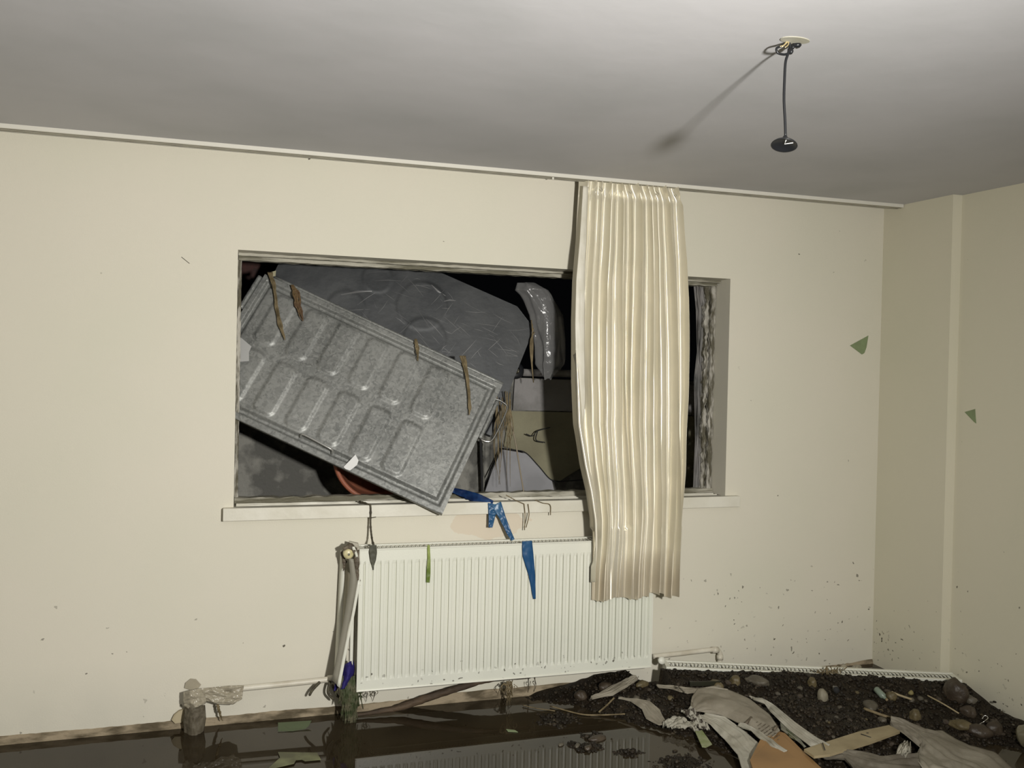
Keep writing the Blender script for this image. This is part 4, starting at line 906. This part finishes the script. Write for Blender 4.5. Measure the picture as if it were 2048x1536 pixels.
drape('plastic_bag', [(1672, 1340), (1690, 1338), (1708, 1334), (1722, 1342)], [(1688, 1360), (1700, 1364), (1712, 1362), (1725, 1352)], M_film2, 'crumpled whitish plastic bag in front of the wall corner', 'plastic bag', off=0.03, amp=0.014, seed=14, hump=0.04)
drape('white_scraps', [(1362, 1425), (1372, 1434), (1384, 1444), (1400, 1460)], [(1378, 1422), (1396, 1432), (1410, 1446), (1420, 1462)], mat('foam_white', (0.33, 0.315, 0.26), 0.8, var=(0.05, 0.04, 0.03), vscale=45, vlo=0.5, vhi=0.56), 'lump of crumbled white foam left of the wide pale cloth', 'foam', off=0.03, amp=0.012, seed=15, fold=10)
def slab(name, pxs, m, th, label, cat, off=0.03, zs_=None):
    f_ = [ground(a, b_, off) if zs_ is None else onZ(a, b_, zs_[i]) for i, (a, b_) in enumerate(pxs)]; n_ = len(f_)
    vs = f_+[p-V((0, 0, th)) for p in f_]
    fs = [tuple(range(n_)), tuple(range(2*n_-1, n_-1, -1))]+[(i, (i+1) % n_, n_+(i+1) % n_, n_+i) for i in range(n_)]
    o = mesh(name, vs, fs, m, None, smooth=False); tag(o, label, cat); return o
slab('orange_board', [(1520, 1480), (1556, 1462), (1570, 1466), (1600, 1496), (1660, 1552), (1680, 1580), (1520, 1580), (1500, 1520)], M_board, 0.012, 'orange brown wooden board under the pale cloths at the bottom', 'board', zs_=[0.075, 0.080, 0.080, 0.075, 0.07, 0.07, 0.055, 0.06])
slab('wooden_lath', [(1608, 1498), (1650, 1484), (1720, 1462), (1778, 1450), (1800, 1462), (1740, 1484), (1660, 1508), (1628, 1512)], M_lath, 0.010, 'pale wooden lath lying across the mud', 'lath', zs_=[0.095, 0.098, 0.105, 0.110, 0.110, 0.105, 0.098, 0.095])
lm = MB()
for (a, b_, c, d_) in ((1722, 1468, 1742, 1475), (1733, 1466, 1737, 1466), (1645, 1486, 1650, 1500)): lm.tube([onZ(a, b_, 0.106), onZ(c, d_, 0.106)], 0.002, 6)
lmo = lm.build('nail_marks', M_gap); lmo.parent = bpy.data.objects['wooden_lath']
slab('dark_plank', [(1366, 1356), (1380, 1346), (1440, 1344), (1452, 1354), (1440, 1362), (1380, 1364)], mat('dark_wet_wood', (0.016, 0.016, 0.008), 0.4), 0.02, 'short dark wet plank in the gravel beside the fallen radiator', 'plank', off=0.035)
slab('green_cloth_scrap', [(1390, 1462), (1404, 1460), (1424, 1488), (1412, 1494), (1404, 1493)], mat('pale_green', (0.26, 0.275, 0.17), 0.6, var=(0.14, 0.18, 0.05), vscale=20), 0.003, 'pale green scrap on the water side of the wide pale cloth', 'scrap', off=0.03)
slab('green_scrap', [(1572, 1458), (1590, 1460), (1606, 1478), (1590, 1478), (1578, 1472)], M_moss, 0.004, 'dark green scrap right of the orange board', 'scrap', off=0.03)
def stick(name, pxs, r_, m, label, cat='stick', off=0.02):
    o = MB().tube(spline([ground(a, b_, off) for a, b_ in pxs], 6), r_, 8).build(name, m); tag(o, label, cat); return o
tb = empty('plastic_tube', ground(1652, 1356, 0.03), 'white plastic tube with a dark round mouth lying in the gravel', 'tube')
a, b_ = ground(1650, 1354, 0.045), ground(1672, 1379, 0.03)
MB().tube([a, b_], 0.006, 12).build('tube_body', mat('white_pvc', (0.25, 0.245, 0.21), 0.4), tb)
dd = (b_-a).normalized()
MB().tube([b_-dd*0.01, b_+dd*0.018], 0.014, 16, cap=False).build('tube_mouth', mat('grey_pvc', (0.12, 0.12, 0.11), 0.5), tb)
MB().tube([b_-dd*0.005, b_+dd*0.012], 0.0125, 16).build('tube_core', M_gap, tb)
stick('stick', [(1783, 1384), (1800, 1391), (1824, 1399)], 0.005, M_lath, 'short pale stick in the gravel left of the longer one')
stick('stick', [(1855, 1391), (1885, 1407), (1918, 1427)], 0.0035, M_lath, 'longer thin pale stick in the gravel near the right wall')
stick('stick', [(1728, 1417), (1755, 1427), (1782, 1436)], 0.006, M_straw, 'brown stick pointing at the end of the pale lath')
stick('stick', [(1198, 1424), (1212, 1412), (1228, 1396)], 0.004, M_straw, 'thin pale stick at the left shore below the radiator end')
stick('reed', [(1100, 1412), (1160, 1428), (1200, 1430), (1250, 1428)], 0.003, M_straw, 'thin reed floating at the left shore of the heap', off=0.006)
stick('reed', [(1045, 1410), (1070, 1416), (1110, 1422)], 0.002, M_straw, 'thin reed floating on the water left of the heap', off=0.006)
drape('leaf_bundle', [(1180, 1398), (1215, 1378), (1240, 1364), (1262, 1356), (1272, 1358)], [(1184, 1400), (1225, 1392), (1250, 1378), (1268, 1368), (1276, 1362)], M_clothb, 'dull brown leaf bundle against the wall under the right radiator end', 'leaf', off=0.015, amp=0.008, seed=20)
btl = empty('small_bottle', ground(1752, 1378, 0.02), 'small pale green bottle lying in the gravel by the fallen radiator', 'bottle')
a, b_ = ground(1751, 1377, 0.035), ground(1768, 1394, 0.03); d_ = (b_-a).normalized()
MB().tube([a, a+d_*0.004, a+d_*0.05, b_, b_+d_*0.012], [0.008, 0.014, 0.014, 0.008, 0.005], 14).build('bottle_body', mat('pale_green_plastic', (0.17, 0.21, 0.165), 0.3), btl)
MB().tube([b_+d_*0.012, b_+d_*0.022], 0.006, 12).build('bottle_cap', M_straw, btl)
weed('straw_tuft', 1655, 1338, 1356, 40, -0.42, M_straw, 'tuft of brown straw in front of the wall corner', 30, 9, 0.0025)
# glass jar at the right edge
jp = ground(2030, 1497, 0.0)
jar = empty('glass_jar', jp, 'murky glass jar lying by the right wall at the edge of the water', 'jar')
Mj = Matrix.Translation(jp+V((0.03, 0, 0.045))) @ Matrix.Rotation(math.radians(65), 4, 'X') @ Matrix.Rotation(math.radians(25), 4, 'Y')
MB().lathe([(0.0, -0.005), (0.038, -0.003), (0.045, 0.008), (0.045, 0.09), (0.036, 0.104), (0.034, 0.12), (0.031, 0.12), (0.033, 0.103), (0.041, 0.088), (0.041, 0.010), (0, 0.004)], Mj, 32).build('jar_glass', M_jarg, jar)
rg = MB().tube(spline([ground(1958, 1449, 0.03), ground(1968, 1443, 0.05), ground(1976, 1436, 0.055), ground(1970, 1431, 0.06), ground(1964, 1438, 0.05)], 6), 0.0018, 6).build('wire_loop', M_chrome); tag(rg, 'small shiny wire loop beside the dark stones near the right wall', 'wire')
# floating green pieces
def floaty(pxs, m, label, zs_):
    f_ = [onZ(a, b_, z) for (a, b_), z in zip(pxs, zs_)]; n_ = len(f_)
    vs = f_+[p-V((0, 0, 0.0015)) for p in f_]
    fs = [tuple(range(n_)), tuple(range(2*n_-1, n_-1, -1))]+[(i, (i+1) % n_, n_+(i+1) % n_, n_+i) for i in range(n_)]
    o = mesh('floating_scrap', vs, fs, m, None, smooth=False); tag(o, label, 'plastic scrap'); return o
floaty([(556, 1445), (623, 1441), (617, 1452), (611, 1457), (585, 1462), (556, 1462)], mat('sea_green', (0.075, 0.095, 0.05), 0.5), 'dull green scrap floating at the wall left of the radiator', [0.022, 0.022, 0.008, 0.003, 0.003, 0.003])
floaty([(556, 1504), (634, 1505), (642, 1519), (610, 1522), (603, 1519), (592, 1520), (588, 1527), (548, 1536), (536, 1537), (560, 1515)], mat('olive_scrap', (0.085, 0.085, 0.045), 0.5, var=(0.17, 0.18, 0.09), vscale=12), 'olive green torn plastic floating at the bottom edge of the picture', [0.006]*10)
floaty([(1012, 1458), (1030, 1460), (1036, 1464), (1016, 1463)], M_green, 'tiny green leaf floating below the middle of the radiator', [0.003]*4)
film('broken_glass_film', [(1387, 566), (1392, 620), (1394, 700), (1388, 760), (1390, 880), (1386, 985)], [(1405, 566), (1412, 620), (1404, 700), (1410, 760), (1404, 880), (1402, 985)], 0.17, mat('grey_shreds', (0.20, 0.19, 0.18), 0.6, var=(0.08, 0.08, 0.075), vscale=9), 'grey torn sheet in the window opening right of the curtain', 'sheet', nv=60, amp=0.03)

# ------------------------------------------------------------------ pendant lamp
zc = lambda x, y: ceil_z(x, y)
def onC(px, py, dz=0.0):
    z = 2.36
    for _ in range(8): p = onZ(px, py, z); z = ceil_z(p.x, p.y)+dz
    return p
hk = onC(1576, 84)
lamp = empty('pendant_lamp', hk, 'black pendant lamp cable with a shallow holder hanging from the ceiling', 'lamp')
yl = hk.y
L_ = lambda px, py, dy=0.0: onY(px, py, yl+dy)
MB().tube(spline([hk+V((0, 0, 0.004)), L_(1580, 94), L_(1576, 108), L_(1571, 125), L_(1569, 160), L_(1568, 200), L_(1570, 240), L_(1571, 272)], 8), 0.0034, 10).build('cable', M_black, lamp)
MB().tube(spline([hk, L_(1562, 92), L_(1553, 97), L_(1556, 106), L_(1568, 109), L_(1577, 107)], 8), 0.003, 10).build('cable_loop', M_black, lamp)
cc = MB(); 
for pts_ in ([(1577, 82), (1571, 88), (1564, 94)], [(1578, 82), (1576, 90), (1570, 95)], [(1574, 82), (1568, 90), (1560, 93)]): cc.tube(spline([L_(a, b_, -0.004) for a, b_ in pts_], 5), 0.0016, 6)
cc.build('bare_wire', M_copper, lamp)
cap_ = MB()
def ell(c, rx, ry, rz, mb):
    vs, fs = rock_pts(rx, ry, rz, 0.3, 3); mb.add([v+c for v in vs], fs)
ell(L_(1594, 90), 0.0125, 0.010, 0.008, cap_); ell(L_(1581, 102), 0.0075, 0.0075, 0.009, cap_); ell(L_(1585, 94), 0.006, 0.006, 0.006, cap_)
cap_.build('terminal_block', M_black, lamp)
hd = L_(1570, 277)
Mh = Matrix.Translation(hd) @ Matrix.Rotation(math.radians(14), 4, 'Y') @ Matrix.Rotation(math.radians(-11), 4, 'X')
MB().lathe([(0.0035, 0.008), (0.006, 0.004), (0.0065, -0.006), (0.009, -0.009)], Mh, 16).build('cable_grip', M_black, lamp)
MB().lathe([(0.006, -0.007), (0.018, -0.009), (0.027, -0.013), (0.0318, -0.018), (0.0325, -0.020), (0.030, -0.0195), (0.024, -0.0165), (0.01, -0.013), (0, -0.013)], Mh, 32).build('lamp_shade', M_black, lamp)
br_ = MB(); hp = Mh @ V((0, -0.012, -0.016))
br_.tube([Mh @ V((-0.012, -0.024, -0.021)), Mh @ V((-0.001, -0.002, -0.017)), Mh @ V((0.008, -0.025, -0.021))], 0.0011, 5)
br_.build('spring_wire', mat('pale_wire', (0.75, 0.75, 0.72), 0.4), lamp)
# tan break-out patch around the hook
pt = MB(); c0 = onC(1590, 80)
vs = [c0+V((0.040*math.cos(t*2*PI/24)*(1+0.2*nz((t, 1, 0))), 0.022*math.sin(t*2*PI/24)*(1+0.2*nz((t, 2, 0))), 0)) for t in range(24)]
for v in vs: v.z = ceil_z(v.x, v.y)-0.0016
pt.add(vs+[v+V((0, 0, 0.006)) for v in vs], [tuple(range(24))]+[(i, (i+1) % 24, 24+(i+1) % 24, 24+i) for i in range(24)])
po = pt.build('plaster_patch', mat('yellowed_plaster', (0.36, 0.345, 0.27), 0.8, var=(0.40, 0.39, 0.33), vscale=30), None, smooth=False); tag(po, 'yellowed plaster patch on the ceiling round the lamp hook', 'plaster patch')
